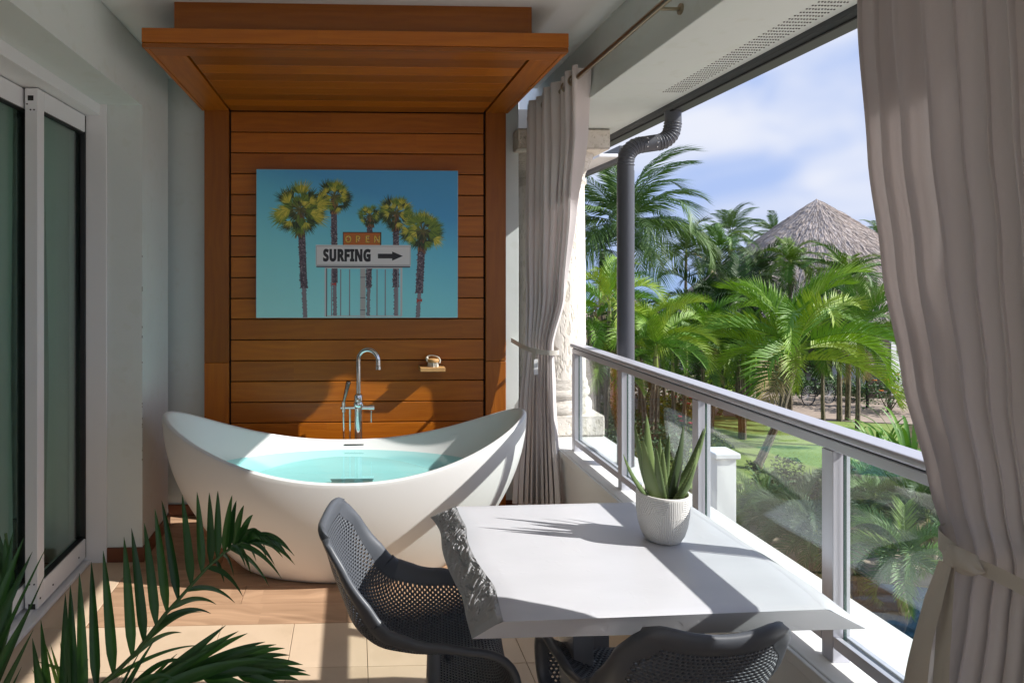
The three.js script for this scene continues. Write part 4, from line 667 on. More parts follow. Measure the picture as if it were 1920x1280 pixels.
// ---------------------------------------------------------------- garden below, sea beyond
const GY = -3.2;
const ground = (u, v) => atY(u, v, GY);
const gp = (u, D) => { const r = ray(u, 508), p = r.multiplyScalar(D / -r.z).add(camera.position); p.y = GY; return p; };   // ground point seen in column u at depth D
function sheet(name, pts, y, mat, th = 0.06) {
  const s = new THREE.Shape(pts.map((p) => new THREE.Vector2(p.x, -p.z))), g = new THREE.ExtrudeGeometry(s, { depth: th, bevelEnabled: false }).rotateX(-Math.PI / 2).translate(0, y - th, 0);
  return struct(name, uvm(g), mat);
}
struct('patio', uvm(new THREE.BoxGeometry(4.4, 0.1, 17).translate(3.76, GY + 0.01, 1.5)), std({ map: T.path, color: L(0.9, 0.86, 0.8), roughness: 0.9 }));
const soilM = std({ map: T.soil, color: L(0.7, 0.75, 0.55), roughness: 1 });
struct('ground', uvm(new THREE.PlaneGeometry(400, 168, 1, 1).rotateX(-Math.PI / 2).translate(80, GY - 0.02, 10)), std({ map: T.path, color: L(0.86, 0.80, 0.70), roughness: 1 }));
sheet('planting_bed', [gp(1000, 9.9), gp(1760, 9.0), gp(1790, 12), gp(1790, 26), gp(1400, 28), gp(900, 30)], GY + 0.0, soilM, 0.05);
sheet('pool_deck', [new V3(14, 0, -13), new V3(90, 0, -88), new V3(90, 0, 60), new V3(6.5, 0, 60), new V3(6.5, 0, -4)], GY + 0.04, std({ map: T.path, color: L(1, 0.98, 0.95), roughness: 0.9 }));
struct('sea', uvm(new THREE.PlaneGeometry(12000, 9000).rotateX(-Math.PI / 2).translate(1500, GY - 1.2, -4565)), std({ color: L(0.11, 0.21, 0.36), roughness: 0.30, bumpMap: T.sea, bumpScale: 0.25 }));
sheet('lawn', [gp(1120, 13.2), gp(1330, 13.6), gp(1560, 14.6), gp(1700, 17), gp(1700, 18.9), gp(1300, 20.5), gp(1050, 22)], GY + 0.02, std({ map: T.grass, color: L(0.98, 1, 0.80), roughness: 1 }));
sheet('path', [gp(1000, 21.5), gp(1300, 20.6), gp(1720, 18.9), gp(1990, 18.2), gp(1990, 21), gp(1720, 22.4), gp(1400, 24.4), gp(1000, 26)], GY + 0.03, std({ map: T.path, color: L(0.80, 0.74, 0.70), roughness: 0.95 }));
sheet('terrace', [gp(1180, 27.5), gp(1420, 26.0), gp(1760, 25.0), gp(2000, 25.5), gp(2000, 40), gp(1180, 42)], GY + 0.22, std({ map: T.path, color: L(0.80, 0.76, 0.74), roughness: 0.9 }), 0.25);
{ // edging stones and pond close below
  const st = std({ map: T.path, color: L(0.80, 0.74, 0.66), roughness: 0.95 });
  sheet('pond_rim', [gp(1380, 11.3), gp(1480, 11.0), gp(1640, 10.3), gp(1760, 10.0), gp(1760, 9.2), gp(1600, 9.5), gp(1480, 9.9), gp(1380, 10.3)], GY + 0.25, st, 0.3);
  sheet('pond', [gp(1300, 9.8), gp(1480, 9.6), gp(1600, 9.35), gp(1800, 9.0), gp(1800, 6.5), gp(1300, 6.5)], GY + 0.05, std({ color: L(0.012, 0.035, 0.07), roughness: 0.08 }), 0.05);
  const p = thing('garden_pier', 'low white masonry pier with cap stone seen through the railing glass', 'garden pier', gp(1352, 8.2));
  part('pier_shaft', bx(-0.13, 0.13, 0, 2.28, -0.13, 0.13, 0.01), M.wallExt, p); part('cap_stone', bx(-0.17, 0.17, 2.28, 2.36, -0.17, 0.17, 0.02), M.wallExt, p);
}

// palm fronds: a curved stem with folded leaflets on both sides
function frondGeo(o) {
  const { len = 2, n = 34, leaf = 0.45, w = 0.022, droop = 1.1, vee = 0.6, hang = 0.3, sweep = 0.55, rag = 0.15, start = 0.18 } = o, P = [], I = [];
  const spine = (t) => { const a = -droop * t * t * 0.5; let x = 0, y = 0; const K = 10; for (let i = 0; i < K; i++) { const q = t * (i + 0.5) / K, b = -droop * q * q * 1.0; x += Math.cos(b) / K; y += Math.sin(b) / K; } return [x * len * t, y * len * t, -droop * t * t]; };
  const tri = (...v) => { const k = P.length / 3; for (const p of v) P.push(...p); return k; };
  const M2 = 14; for (let i = 0; i < M2; i++) { const a = spine(i / M2), b = spine((i + 1) / M2), r = 0.012 * len / 2 * (1 - i / M2 * 0.8), k = tri([a[0], a[1], -r], [a[0], a[1], r], [b[0], b[1], r], [b[0], b[1], -r], [a[0], a[1] - r * 1.6, 0], [b[0], b[1] - r * 1.6, 0]); I.push(k, k + 1, k + 2, k, k + 2, k + 3, k, k + 4, k + 5, k, k + 5, k + 3, k + 1, k + 4, k + 5, k + 1, k + 5, k + 2); }
  for (let i = 0; i < n; i++) for (const sd of [-1, 1]) {
    const t = start + (1 - start) * (i + rr(-0.25, 0.25)) / (n - 1), [x, y, an] = spine(clamp(t, 0, 1)), q = (t - start) / (1 - start);
    const l = leaf * Math.pow(Math.sin(Math.PI * clamp(0.16 + 0.80 * q, 0, 1)), 0.6) * rr(1 - rag, 1 + rag), sw = sweep + 0.5 * q + rr(-0.08, 0.08), ve = vee + rr(-0.12, 0.12);
    const tx = Math.cos(an), ty = Math.sin(an), nx = -ty, ny = tx;        // along the stem, and its upper side
    const d = [tx * Math.sin(sw) + nx * Math.cos(sw) * Math.sin(ve), ty * Math.sin(sw) + ny * Math.cos(sw) * Math.sin(ve), sd * Math.cos(sw) * Math.cos(ve)];
    const p0 = [x, y, 0], dip = hang * l, p1 = [x + d[0] * l * 0.5, y + d[1] * l * 0.5 - dip * 0.2, d[2] * l * 0.5], p2 = [x + d[0] * l * 0.98, y + d[1] * l * 0.98 - dip, d[2] * l * 0.96];
    const wx = tx * w, wy = ty * w, up = w * 0.35;
    const k = tri([p0[0] - wx * 0.4, p0[1] - wy * 0.4, 0], [p0[0] + wx * 0.4, p0[1] + wy * 0.4, 0], [p1[0] - wx, p1[1] - wy + up, p1[2]], [p1[0], p1[1], p1[2]], [p1[0] + wx, p1[1] + wy + up, p1[2]], p2);
    I.push(k, k + 3, k + 2, k, k + 1, k + 3, k + 1, k + 4, k + 3, k + 2, k + 3, k + 5, k + 3, k + 4, k + 5);
  }
  const g = new THREE.BufferGeometry(); g.setAttribute('position', new THREE.Float32BufferAttribute(P, 3)); g.setIndex(I);
  const ng = g.toNonIndexed(); ng.computeVertexNormals(); return ng;
}
const FR = {
  areca: [0, 1, 2, 3].map((i) => frondGeo({ len: 1, n: 40, leaf: 0.29, w: 0.0145, droop: 1.25 + i * 0.3, vee: 0.75, hang: 0.16, sweep: 0.6, rag: 0.12, start: 0.16 })),
  bushy: [0, 1, 2].map((i) => frondGeo({ len: 1, n: 36, leaf: 0.32, w: 0.016, droop: 1.5 + i * 0.35, vee: 0.35, hang: 0.25, sweep: 0.55, rag: 0.2, start: 0.12 })),
  coco: [0, 1, 2].map((i) => frondGeo({ len: 1, n: 62, leaf: 0.27, w: 0.0085, droop: 1.2 + i * 0.4, vee: 0.05, hang: 0.42, sweep: 0.6, rag: 0.15, start: 0.16 })),
};
const GREEN = {
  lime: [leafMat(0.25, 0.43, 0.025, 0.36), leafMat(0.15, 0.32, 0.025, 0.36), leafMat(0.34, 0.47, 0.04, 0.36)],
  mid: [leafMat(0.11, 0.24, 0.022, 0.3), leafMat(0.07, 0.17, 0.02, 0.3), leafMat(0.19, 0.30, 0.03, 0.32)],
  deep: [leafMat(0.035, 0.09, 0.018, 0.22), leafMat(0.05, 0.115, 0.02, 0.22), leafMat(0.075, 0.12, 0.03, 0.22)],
  coco: [leafMat(0.09, 0.18, 0.035, 0.3), leafMat(0.13, 0.23, 0.04, 0.32), leafMat(0.07, 0.15, 0.035, 0.3)],
  dry: leafMat(0.34, 0.27, 0.11, 0.3),
};
const trunkM = std({ map: T.bark, color: L(0.62, 0.58, 0.50), roughness: 0.95, bumpMap: T.bark, bumpScale: 0.01 }), trunkPale = std({ map: T.bark, color: L(0.80, 0.76, 0.66), roughness: 0.9, bumpMap: T.bark, bumpScale: 0.008 }), stemM = std({ color: L(0.24, 0.30, 0.06), roughness: 0.6 });
// crown at (u, v), depth D; stems stand on the ground under it
function palm(label, u, v, D, o = {}) {
  const { kind = 'areca', tone = 'mid', len = 1.8, n = 12, stems = 1, r = 0.07, lean = 0, seed = 1, spread = 0.25, up = 0.25, cat = 'palm tree', group, pale, yaw = null, dry = 0, low = -0.35 } = o;
  seedN = seed * 7919 + 13;
  const c = atD(u, v, D), base = new V3(c.x + lean, GY, c.z + lean * 0.3), t = thing('palm_tree', label, cat, base, 0, group);
  for (let s = 0; s < stems; s++) {
    const a = s * 2.4 + seed, k = stems > 1 ? spread : 0, top = new V3(c.x + Math.cos(a) * k, c.y + (stems > 1 ? rr(-0.5, 0.3) : 0), c.z + Math.sin(a) * k).sub(base), bt = new V3(Math.cos(a) * k * 0.35, 0, Math.sin(a) * k * 0.35);
    const mid = bt.clone().lerp(top, 0.5).add(new V3(-lean * 0.2 + rr(-0.05, 0.05), 0, rr(-0.05, 0.05))), H = Math.max(top.y, 0.3);
    if (H > 0.35) { part('trunk', taperTube([bt, mid, top], 1, 1, 20, 10, (q) => lerp(r * 1.25, r * 0.8, q) * (1 + 0.05 * Math.sin(q * 60))), pale ? trunkPale : trunkM, t);
      if (kind !== 'coco') part('crown_shaft', taperTube([top.clone().add(new V3(0, -0.25, 0)), top.clone().add(new V3(0, 0.25, 0))], r * 0.95, r * 0.5, 6, 8), stemM, t); }
    const geos = FR[kind], m = Math.round(n / stems * (s === 0 ? 1.2 : 0.95));
    for (let i = 0; i < m; i++) {
      const q = i / m, f = part('frond', geos[Math.floor(rnd() * geos.length)], (dry && q > 1 - dry) || (kind !== 'coco' && q > 0.78 && rnd() < 0.14) ? GREEN.dry : GREEN[tone][Math.floor(rnd() * 3)], t);
      f.position.copy(top).add(new V3(0, 0.12, 0)); const az = i * 2.399 + seed + rr(-0.25, 0.25), el = lerp(1.25, low, Math.pow(q, 0.8)) + up * 0.5 + rr(-0.12, 0.12);
      f.rotation.set(0, 0, 0); f.quaternion.setFromEuler(new THREE.Euler(rr(-0.3, 0.3), az, el, 'YZX')); f.scale.setScalar(len * rr(0.85, 1.12));
    }
  }
  return t;
}
// tall palms against the sky
palm('tall coconut palm with wide arching fronds behind the downpipe', 1168, 425, 21, { kind: 'coco', tone: 'coco', len: 3.4, n: 24, r: 0.16, seed: 3, low: -0.35 });
palm('coconut palm rising left of the thatched roof, midway between two others', 1370, 440, 36, { kind: 'coco', tone: 'coco', len: 2.2, n: 18, r: 0.14, seed: 5, up: 0.5 });
palm('far coconut palm with wind-blown crown touching the left thatch slope', 1454, 438, 42, { kind: 'coco', tone: 'coco', len: 1.7, n: 15, r: 0.14, seed: 8, up: 0.3 });
palm('coconut palm showing right of the thatch beside the near curtain', 1652, 450, 40, { kind: 'coco', tone: 'coco', len: 1.7, n: 14, r: 0.14, seed: 9 });
palm('small slender palm alone against the sea gap', 1287, 478, 27, { kind: 'bushy', tone: 'deep', len: 1.75, n: 12, r: 0.065, seed: 12, pale: true, low: -0.5 });
palm('leafy palm between the slender palm and the coconut crown', 1350, 474, 29, { kind: 'bushy', tone: 'mid', len: 1.9, n: 13, r: 0.065, seed: 14 });
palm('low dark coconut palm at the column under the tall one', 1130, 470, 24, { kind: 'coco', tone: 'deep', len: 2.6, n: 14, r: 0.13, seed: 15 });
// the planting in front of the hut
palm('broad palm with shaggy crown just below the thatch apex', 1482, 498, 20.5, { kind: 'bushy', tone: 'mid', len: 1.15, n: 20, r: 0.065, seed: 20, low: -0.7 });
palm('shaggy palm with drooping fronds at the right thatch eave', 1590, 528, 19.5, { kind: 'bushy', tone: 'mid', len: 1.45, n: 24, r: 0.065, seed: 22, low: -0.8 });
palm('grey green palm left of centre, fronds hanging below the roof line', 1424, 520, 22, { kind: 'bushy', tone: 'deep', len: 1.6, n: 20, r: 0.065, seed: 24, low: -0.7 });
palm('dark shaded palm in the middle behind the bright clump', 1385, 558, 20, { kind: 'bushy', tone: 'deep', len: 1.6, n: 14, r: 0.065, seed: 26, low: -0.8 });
palm('large bright areca clump with pale ringed trunks in front of the hut', 1490, 650, 14.6, { kind: 'areca', tone: 'lime', len: 2.35, n: 26, stems: 3, r: 0.05, seed: 31, lean: -0.75, spread: 0.18, pale: true, up: 0.35, low: -0.35 });
palm('second areca right of the bright clump with fronds drooping by the sign', 1608, 622, 16.5, { kind: 'areca', tone: 'mid', len: 1.8, n: 20, stems: 1, r: 0.05, seed: 33, spread: 0.25, low: -0.7 });
palm('slim areca with yellowish stem beside the third railing post', 1330, 632, 18, { kind: 'areca', tone: 'lime', len: 1.8, n: 20, stems: 2, r: 0.05, seed: 35, spread: 0.22, low: -0.4 });
palm('lime green areca clump right of the downpipe', 1222, 660, 14.5, { kind: 'areca', tone: 'lime', len: 1.55, n: 24, stems: 3, r: 0.06, seed: 37, spread: 0.3, low: -0.35 });
palm('lime areca between column and downpipe', 1128, 600, 15.5, { kind: 'areca', tone: 'lime', len: 1.7, n: 13, stems: 2, r: 0.06, seed: 39, spread: 0.3, low: -0.45 });
palm('areca low behind the lime clump near the sea gap', 1262, 612, 19, { kind: 'areca', tone: 'mid', len: 1.2, n: 14, stems: 2, r: 0.05, seed: 41, spread: 0.3 });
palm('yellowing palm with dry fronds left of the downpipe', 1155, 555, 19, { kind: 'bushy', tone: 'lime', len: 1.5, n: 13, r: 0.065, seed: 43, dry: 0.3 });
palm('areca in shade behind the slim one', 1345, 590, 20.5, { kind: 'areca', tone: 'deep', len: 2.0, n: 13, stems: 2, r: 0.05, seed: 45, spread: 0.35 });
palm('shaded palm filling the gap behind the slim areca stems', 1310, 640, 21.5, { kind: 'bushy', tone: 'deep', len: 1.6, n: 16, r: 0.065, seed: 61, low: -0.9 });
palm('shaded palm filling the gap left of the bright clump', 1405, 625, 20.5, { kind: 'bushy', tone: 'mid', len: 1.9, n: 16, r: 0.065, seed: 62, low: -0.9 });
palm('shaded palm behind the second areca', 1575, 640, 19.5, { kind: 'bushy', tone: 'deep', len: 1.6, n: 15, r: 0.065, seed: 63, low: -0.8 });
palm('shaded palm behind the lime clump at the downpipe', 1200, 640, 18.5, { kind: 'bushy', tone: 'mid', len: 1.5, n: 16, r: 0.065, seed: 64, low: -0.9 });
palm('young areca with short upright fronds between slim palm and bright clump', 1395, 668, 17.5, { kind: 'areca', tone: 'mid', len: 1.6, n: 14, stems: 2, r: 0.06, seed: 65, spread: 0.25, low: -0.4 });
palm('young areca at the rail left of the slim palm stem', 1280, 690, 16, { kind: 'areca', tone: 'mid', len: 1.5, n: 14, stems: 2, r: 0.05, seed: 66, spread: 0.25, low: -0.5 });
palm('young dark areca beside the column base', 1120, 690, 15, { kind: 'areca', tone: 'mid', len: 1.4, n: 12, stems: 1, r: 0.05, seed: 67, low: -0.5 });
palm('leafy areca in front of the hut wall, between the bright clump and the right stems', 1545, 650, 18.5, { kind: 'areca', tone: 'mid', len: 1.6, n: 16, stems: 1, r: 0.05, seed: 71, spread: 0.3, low: -0.6 });
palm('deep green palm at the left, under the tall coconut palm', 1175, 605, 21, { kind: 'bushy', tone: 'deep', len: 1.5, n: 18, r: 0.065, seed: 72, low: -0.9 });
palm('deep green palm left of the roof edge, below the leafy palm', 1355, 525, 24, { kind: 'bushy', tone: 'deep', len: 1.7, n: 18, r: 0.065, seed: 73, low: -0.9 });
// low feather palms seen through the railing glass
const LOW = [['feather palm low behind the glass just right of the white pier', 1420, 975, 11.2, 51], ['feather palm low behind the glass in the middle of the wide pane', 1492, 985, 10.6, 52], ['feather palm low behind the glass beside the nearest railing post', 1640, 950, 10.4, 53], ['feather palm low behind the glass at the curtain edge', 1740, 985, 9.4, 54], ['bending feather palm by the dark pond', 1700, 1060, 8.4, 55], ['shadowed feather palm at the pond stones', 1530, 1010, 9.6, 56]];
for (const [l, u, v, D, s] of LOW) palm(l, u, v, D, { kind: 'areca', tone: s % 2 ? 'mid' : 'deep', len: 1.0, n: 20, stems: 1, r: 0.05, seed: s, up: 0.0, low: -0.5, group: 'feather palms below the railing', cat: 'feather palm' });

// shrubs: many small leaves through an uneven volume, on a few stems
const leafQ = (() => { const g = new THREE.BufferGeometry(); g.setAttribute('position', new THREE.Float32BufferAttribute([0, 0, 0, 0.5, 0.12, 0.34, 1, -0.08, 0, 0.5, 0.12, -0.34, 0.5, 0, 0], 3)); g.setIndex([0, 1, 4, 1, 2, 4, 2, 3, 4, 3, 0, 4]); return g.toNonIndexed(); })();
function foliage(w, h, d, n, size, dome = 0.5) {
  const P = [], q = new THREE.Quaternion(), m = new THREE.Matrix4(), e = new THREE.Euler(), src = leafQ.attributes.position, v = new V3(), cl = []; const N = Math.max(4, Math.round(w * d * 5 + 4));
  for (let i = 0; i < N; i++) cl.push([rr(-0.42, 0.42) * w, rr(0.25, 0.8) * h, rr(-0.42, 0.42) * d, rr(0.22, 0.42) * Math.min(h, w)]);
  for (let i = 0; i < n; i++) {
    const c = cl[Math.floor(rnd() * N)], t = rnd() * 6.28, f = Math.acos(rr(-0.7, 1)), r = c[3] * rr(0.75, 1.08);
    const p = new V3(c[0] + r * Math.sin(f) * Math.cos(t), Math.max(0.04, c[1] + r * Math.cos(f)), c[2] + r * Math.sin(f) * Math.sin(t));
    e.set(rr(-0.7, 0.7), rnd() * 6.28, rr(-0.5, 0.9)); q.setFromEuler(e); m.compose(p, q, new V3(1, 1, 1).multiplyScalar(size * rr(0.7, 1.3)));
    for (let k = 0; k < src.count; k++) { v.fromBufferAttribute(src, k).applyMatrix4(m); P.push(v.x, v.y, v.z); }
  }
  const g = new THREE.BufferGeometry(); g.setAttribute('position', new THREE.Float32BufferAttribute(P, 3)); g.computeVertexNormals(); return g;
}
function shrub(label, u, D, w, h, d, n, size, mat, o = {}) {
  seedN = Math.round(u * 31 + D * 17); const t = thing(o.name ?? 'shrub', label, o.cat ?? 'shrub', gp(u, D), 0, o.group);
  const st = []; for (let i = 0; i < 5; i++) { const a = rnd() * 6.28, k = 0.3 * w; st.push(taperTube([[0, 0, 0], [Math.cos(a) * k * 0.5, h * 0.35, Math.sin(a) * k * 0.5], [Math.cos(a) * k, h * 0.65, Math.sin(a) * k * 0.6]], 0.02, 0.006, 6, 5)); }
  part('stem', st, trunkM, t); part('foliage', foliage(w, h, d, n, size), mat, t);
  if (o.flower) { const f = []; for (let i = 0; i < o.count; i++) { const p = new V3(rr(-0.45, 0.45) * w, rr(0.5, 0.98) * h, rr(0.2, 0.5) * d); for (let k = 0; k < 5; k++) f.push(new THREE.SphereGeometry(0.035, 6, 4).scale(1, 0.5, 1).translate(p.x + 0.04 * Math.cos(k * 1.26), p.y, p.z + 0.04 * Math.sin(k * 1.26))); } part('flowers', f, o.flower, t); }
  return t;
}
const gBright = leafMat(0.27, 0.40, 0.03, 0.35), gYel = leafMat(0.42, 0.38, 0.03, 0.35), gHedge = leafMat(0.045, 0.11, 0.025, 0.25), gHedge2 = leafMat(0.07, 0.15, 0.03, 0.25), gBlue = leafMat(0.10, 0.17, 0.075, 0.25), gOlive = leafMat(0.09, 0.12, 0.035, 0.25), red = std({ color: L(0.62, 0.03, 0.06), roughness: 0.6 }), orange = std({ color: L(0.65, 0.18, 0.03), roughness: 0.6 });
shrub('yellow green croton shrub left of the slim palm stem', 1297, 22.5, 1.5, 1.05, 1.2, 900, 0.13, gBright);
shrub('rounded lime croton shrub with orange leaves right of the slim palm stem', 1357, 22.8, 1.5, 1.0, 1.2, 900, 0.13, gBright, { flower: orange, count: 8 });
shrub('yellow croton shrub beside the bright areca trunks behind glass', 1255, 17.5, 1.1, 1.3, 1.0, 700, 0.12, gYel);
shrub('clipped dark green hedge section left of the areca trunks', 1425, 24.6, 3.0, 0.75, 1.0, 2200, 0.08, gHedge, { name: 'hedge', cat: 'hedge' });
shrub('clipped dark green hedge section right of the drooping frond', 1600, 22.4, 2.6, 0.95, 1.2, 2000, 0.085, gHedge2, { name: 'hedge', cat: 'hedge' });
shrub('dark hedge section hidden behind the areca trunks', 1515, 24.0, 2.2, 0.75, 1.0, 1400, 0.08, gHedge, { name: 'hedge', cat: 'hedge' });
shrub('loose flowering shrub with orange blooms by the white wall', 1668, 20.6, 1.7, 1.5, 1.2, 1300, 0.10, gHedge2, { flower: orange, count: 14 });
shrub('red flowering bush behind the glass by the third post', 1268, 16.5, 0.9, 1.5, 0.8, 700, 0.09, gOlive, { flower: red, count: 9 });
shrub('blue green shrub behind the glass right of the aloe', 1290, 14.5, 1.5, 1.1, 1.1, 1300, 0.075, gBlue);
shrub('blue green shrub behind the glass left of the aloe', 1205, 13.6, 1.4, 1.3, 1.1, 1200, 0.075, gBlue);
shrub('low dark ground shrub behind the wide glass pane', 1475, 13.4, 2.0, 0.5, 1.2, 1700, 0.08, gOlive);
shrub('low dark ground shrub right of the nearest post', 1640, 13.0, 2.4, 0.55, 1.3, 1900, 0.085, gOlive);
shrub('brown speckled hanging shrub beside the stone column', 1122, 17, 1.4, 2.6, 1.2, 1600, 0.07, leafMat(0.16, 0.13, 0.05, 0.2));
shrub('green bush beneath the lime areca by the downpipe', 1180, 16, 2.0, 1.4, 1.3, 1500, 0.10, gHedge2);
shrub('dark leafy bush closing the view between rail and terrace, left of the crotons', 1210, 23, 3.0, 1.9, 1.4, 2200, 0.12, gHedge);
shrub('dark leafy bush behind the bright areca trunks', 1470, 22.5, 1.6, 1.3, 1.2, 1300, 0.11, gHedge2);
shrub('tall green bush low in the centre behind the arecas', 1290, 20.2, 2.2, 1.7, 1.4, 1700, 0.11, gHedge2);
for (const [u, D, l] of [[1190, 40, 'left'], [1330, 44, 'middle'], [1430, 46, 'right']]) shrub(`distant dark green bush on the shore, ${l} of three`, u, D, 7, 2.6, 3, 2200, 0.26, gHedge, { name: 'shore_bush', cat: 'bush' });

// tall strap-leaved plants
function strap(label, u, D, n, len, mat, seed, yOff = 0) {
  seedN = seed * 991; const t = thing('strap_leaf_plant', label, 'strap-leaved plant', gp(u, D).add(new V3(0, yOff, 0)));
  for (let i = 0; i < n; i++) {
    const a = i * 2.4 + rr(-0.3, 0.3), q = rr(0.25, 1), l = len * rr(0.75, 1.1), c = new THREE.QuadraticBezierCurve3(new V3(Math.cos(a) * 0.05, 0, Math.sin(a) * 0.05), new V3(Math.cos(a) * l * 0.25 * q, l * 0.75, Math.sin(a) * l * 0.25 * q), new V3(Math.cos(a) * l * (0.15 + 0.65 * q), l * (1.05 - 0.65 * q), Math.sin(a) * l * (0.15 + 0.65 * q)));
    const sd = new V3(-Math.sin(a), 0, Math.cos(a)), w = 0.030 * len / 1.2;
    part('leaf', grid(2, 9, (s, k) => { const p = c.getPoint(k), ww = w * Math.pow(1 - k, 0.55) * (0.7 + k * 0.6), e = (s - 0.5) * 2; return p.addScaledVector(sd, e * ww).add(new V3(0, Math.abs(e) * ww * 0.4, 0)).toArray(); }), mat[i % mat.length], t);
  }
}
const strapM = [leafMat(0.15, 0.33, 0.03, 0.35), leafMat(0.11, 0.26, 0.03, 0.35), leafMat(0.20, 0.38, 0.05, 0.35)], strapB = [leafMat(0.10, 0.19, 0.06, 0.3), leafMat(0.14, 0.24, 0.09, 0.3)];
strap('bright strap-leaved plant above the rail beside the near curtain', 1712, 12.5, 46, 2.3, strapM, 3);
strap('strap-leaved plant left of the bright one, tips over the rail', 1650, 13.5, 26, 1.9, strapM, 4);
strap('pale arching strap-leaved plant behind the wide glass pane', 1440, 12.2, 34, 1.0, strapB, 5);
strap('pale strap-leaved plant right of the nearest railing post', 1625, 11.6, 34, 1.1, strapB, 6);
strap('pale strap-leaved plant at the foot of the curtain edge', 1700, 10.0, 34, 1.2, strapB, 7);

{ // thatched hut
  const c = gp(1532, 31), R = 6.7, yE = 2.75, yA = atD(1530, 378, 31).y - GY;
  const o = thing('thatched_hut', 'round open beach hut with tall conical grey thatch roof', 'thatched hut', c);
  const prof = (t) => [lerp(0.05, R, t), yA - (yA - yE) * (0.93 * t + 0.07 * t * t)];
  part('roof', new THREE.LatheGeometry([...Array(21)].map((_, i) => { const p = prof(i / 20); return new THREE.Vector2(p[0], p[1]); }), 80), std({ color: L(0.36, 0.30, 0.25), map: T.thatch, roughness: 1 }), o);
  const pos = [], col = [], dummy = new THREE.Object3D(), g = new THREE.BoxGeometry(1, 1, 1).translate(0.5, 0, 0), n = 60000, im = new THREE.InstancedMesh(g, std({ color: L(1, 1, 1), roughness: 1 }), n); seedN = 777;
  for (let i = 0; i < n; i++) {
    const course = Math.floor(Math.pow(rnd(), 0.62) * 26), t = clamp((course + rr(-0.35, 0.35)) / 26, 0.002, 1), a = rnd() * 6.2832, p = prof(t), p2 = prof(clamp(t + 0.05, 0, 1.05)), sl = Math.atan2(p2[1] - p[1], p2[0] - p[0]);
    dummy.position.set(Math.cos(a) * p[0], p[1] + rr(0.02, 0.10), Math.sin(a) * p[0]); dummy.rotation.set(rr(-0.2, 0.2), -a + rr(-0.12, 0.12), sl + rr(-0.02, 0.14), 'YZX'); dummy.scale.set(rr(0.25, 0.65), 0.010, rr(0.009, 0.030)); dummy.updateMatrix(); im.setMatrixAt(i, dummy.matrix);
    const w = rnd(), k = rr(0.62, 1.12) * (0.72 + 0.5 * fbm(a * 3, t * 9, 64, 303, 3)); im.setColorAt(i, L(0.60 * k, (0.53 - 0.03 * w) * k, (0.48 - 0.06 * w) * k));
  }
  im.name = 'thatch_straw'; im.userData.kind = 'stuff'; o.add(im);
  part('roof_cap', new THREE.ConeGeometry(0.42, 0.42, 24).translate(0, yA - 0.06, 0), std({ color: L(0.85, 0.78, 0.72), map: T.thatch, roughness: 1 }), o);
  const wm2 = std({ map: T.bark, color: L(0.30, 0.20, 0.13), roughness: 0.9 });
  for (let i = 0; i < 12; i++) { const a = i / 12 * 6.2832 + 0.2; part('post', taperTube([[Math.cos(a) * 5.9, 0.2, Math.sin(a) * 5.9], [Math.cos(a) * 5.9, 1.7, Math.sin(a) * 5.9], [Math.cos(a) * 5.85, 3.6, Math.sin(a) * 5.85]], 0.13, 0.11, 8, 10), wm2, o); }
  part('bar_counter', bx(-3.2, 2.2, 0.2, 1.25, -1.8, -0.9, 0.02), std({ color: L(0.10, 0.08, 0.07), roughness: 0.6 }), o); part('counter_top', bx(-3.4, 2.4, 1.25, 1.32, -1.9, -0.75, 0.02), wm2, o);
  part('back_wall', [bx(-4, 4, 0.2, 2.6, -4.4, -4.2), bx(-4.2, -4, 0.2, 2.6, -4.4, 1), bx(1.2, 1.6, 0.2, 2.9, 3.6, 4.0)], M.white, o);
  const chair = (u, D, turn, label, mat) => { const t = thing('terrace_chair', label, 'terrace chair', gp(u, D).setY(GY + 0.22), turn); part('seat', bx(-0.22, 0.22, 0.43, 0.47, -0.22, 0.22, 0.01), mat, t); part('backrest', [bx(-0.22, 0.22, 0.62, 0.9, -0.22, -0.19, 0.01), bx(-0.22, -0.19, 0.47, 0.9, -0.22, -0.19), bx(0.19, 0.22, 0.47, 0.9, -0.22, -0.19)], mat, t); for (const [x, z] of [[-0.2, -0.2], [0.2, -0.2], [-0.2, 0.2], [0.2, 0.2]]) part('leg', bx(x - 0.02, x + 0.02, 0, 0.43, z - 0.02, z + 0.02), mat, t); };
  chair(1428, 25.6, 2.4, 'white terrace chair between palm stems under the hut', M.white); chair(1452, 26.2, -1.2, 'dark terrace chair just right of the white one', M.dark);
}
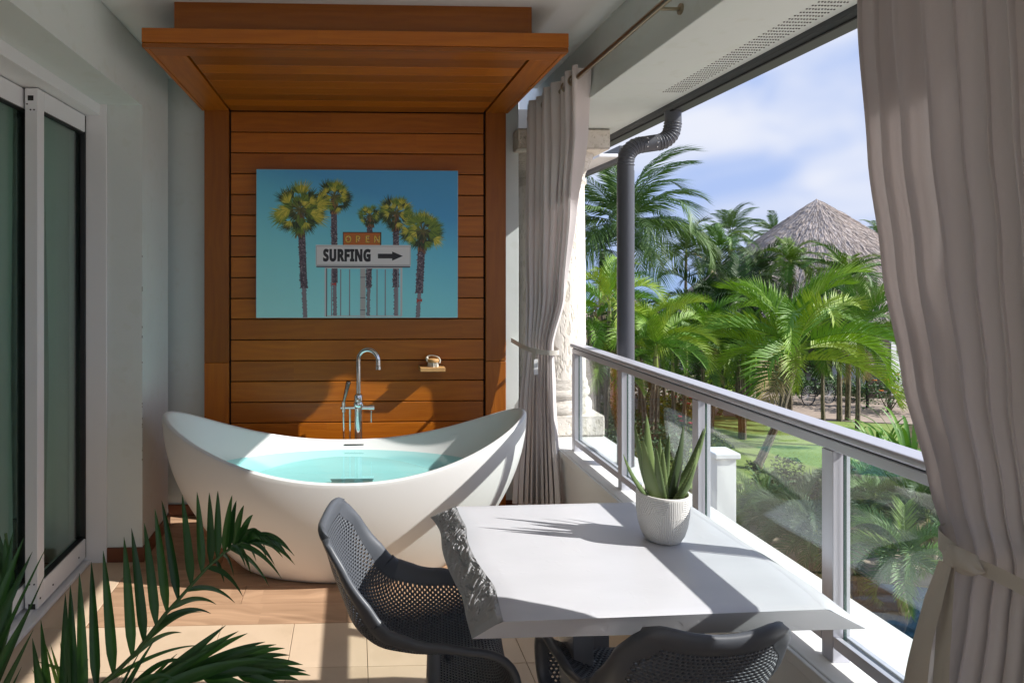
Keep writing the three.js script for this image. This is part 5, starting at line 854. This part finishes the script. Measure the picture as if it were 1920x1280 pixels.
{ // building right of the hut, pool-blue panel, direction sign, parked bicycle
  const w = thing('white_building', 'plain white wall with low parapet at the right beside the sign', 'building', gp(1720, 23.5));
  part('wall', bx(-1.0, 4.0, 0, 2.15, -3, 0, 0.01), M.white, w); part('coping', bx(-1.05, 4.05, 2.15, 2.2, -3.05, 0.05, 0.01), std({ color: L(0.25, 0.25, 0.26), roughness: 0.8 }), w);
  const p = thing('pool_shelter', 'white and turquoise pool structure beyond the white wall', 'pool shelter', gp(1700, 33));
  part('basin_wall', bx(-2.2, 6, 0, 1.75, -3, 0, 0.02), std({ color: L(0.10, 0.55, 0.66), roughness: 0.4 }), p); part('rim_band', bx(-2.25, 6, 1.75, 2.2, -3, 0.05, 0.02), M.white, p); part('roof_band', bx(-2.3, 6, 2.45, 2.7, -3, 0.1, 0.02), M.white, p);
  for (const x of [-2, 0, 2]) part('column', bx(x - 0.1, x + 0.1, 2.2, 2.45, -0.3, -0.1), M.white, p);
  const s = thing('signpost', 'brown direction sign of stacked arrow boards right of the arecas', 'signpost', gp(1648, 21.2));
  part('post', bx(-0.42, -0.36, 0, 2.25, -0.03, 0.03), M.dark, s); part('post', bx(0.36, 0.42, 0, 2.25, -0.03, 0.03), M.dark, s);
  const bm = std({ color: L(0.075, 0.05, 0.04), roughness: 0.6 }), tm = std({ color: L(0.75, 0.70, 0.6), roughness: 0.6 });
  for (let k = 0; k < 7; k++) { const sh = new THREE.Shape(), y = 0.35 + k * 0.235, x1 = 0.42 - (k % 3) * 0.06; sh.moveTo(-0.42, y); sh.lineTo(x1 - 0.07, y); sh.lineTo(x1, y + 0.1); sh.lineTo(x1 - 0.07, y + 0.2); sh.lineTo(-0.42, y + 0.2); const b = part('sign_board', new THREE.ExtrudeGeometry(sh, { depth: 0.03, bevelEnabled: false }).translate(0, 0, 0.03), bm, s); part('trim_line', bx(-0.40, x1 - 0.08, y + 0.004, y + 0.016, 0.06, 0.064), tm, b); }
  part('sign_head', new THREE.CylinderGeometry(0.36, 0.36, 0.04, 32).rotateX(Math.PI / 2).translate(0, 2.2, 0.03), bm, s);
  const b = thing('bicycle', 'dark bicycle standing on the path, mostly behind the drooping frond', 'bicycle', gp(1536, 21.8).setY(GY + 0.03), 0.3);
  const wh = (x) => { const g = part('wheel', new THREE.TorusGeometry(0.33, 0.018, 8, 32).translate(x, 0.345, 0), M.gasket, b); part('spokes', [...Array(10)].map((_, i) => bx(-0.003, 0.003, -0.32, 0.32, -0.003, 0.003).rotateZ(i * Math.PI / 10).translate(x, 0.345, 0)), M.rail, g); };
  wh(-0.5); wh(0.5); const bar = (a, c2) => tube([a, c2], 0.016, 2, 8);
  part('frame', [bar([-0.5, 0.345, 0], [-0.08, 0.3, 0]), bar([-0.08, 0.3, 0], [-0.2, 0.82, 0]), bar([-0.16, 0.72, 0], [0.36, 0.78, 0]), bar([-0.08, 0.3, 0], [0.36, 0.7, 0]), bar([0.34, 0.88, 0], [0.5, 0.345, 0]), bar([-0.5, 0.345, 0], [-0.16, 0.72, 0])], M.gasket, b);
  part('handlebar', tube([[0.28, 0.98, -0.26], [0.33, 0.96, -0.1], [0.33, 0.96, 0.1], [0.28, 0.98, 0.26]], 0.014, 12, 8), M.gasket, b); part('saddle', new THREE.SphereGeometry(0.12, 12, 8).scale(1.1, 0.35, 0.6).translate(-0.22, 0.88, 0), M.gasket, b);
}
renderer.render(scene, camera);
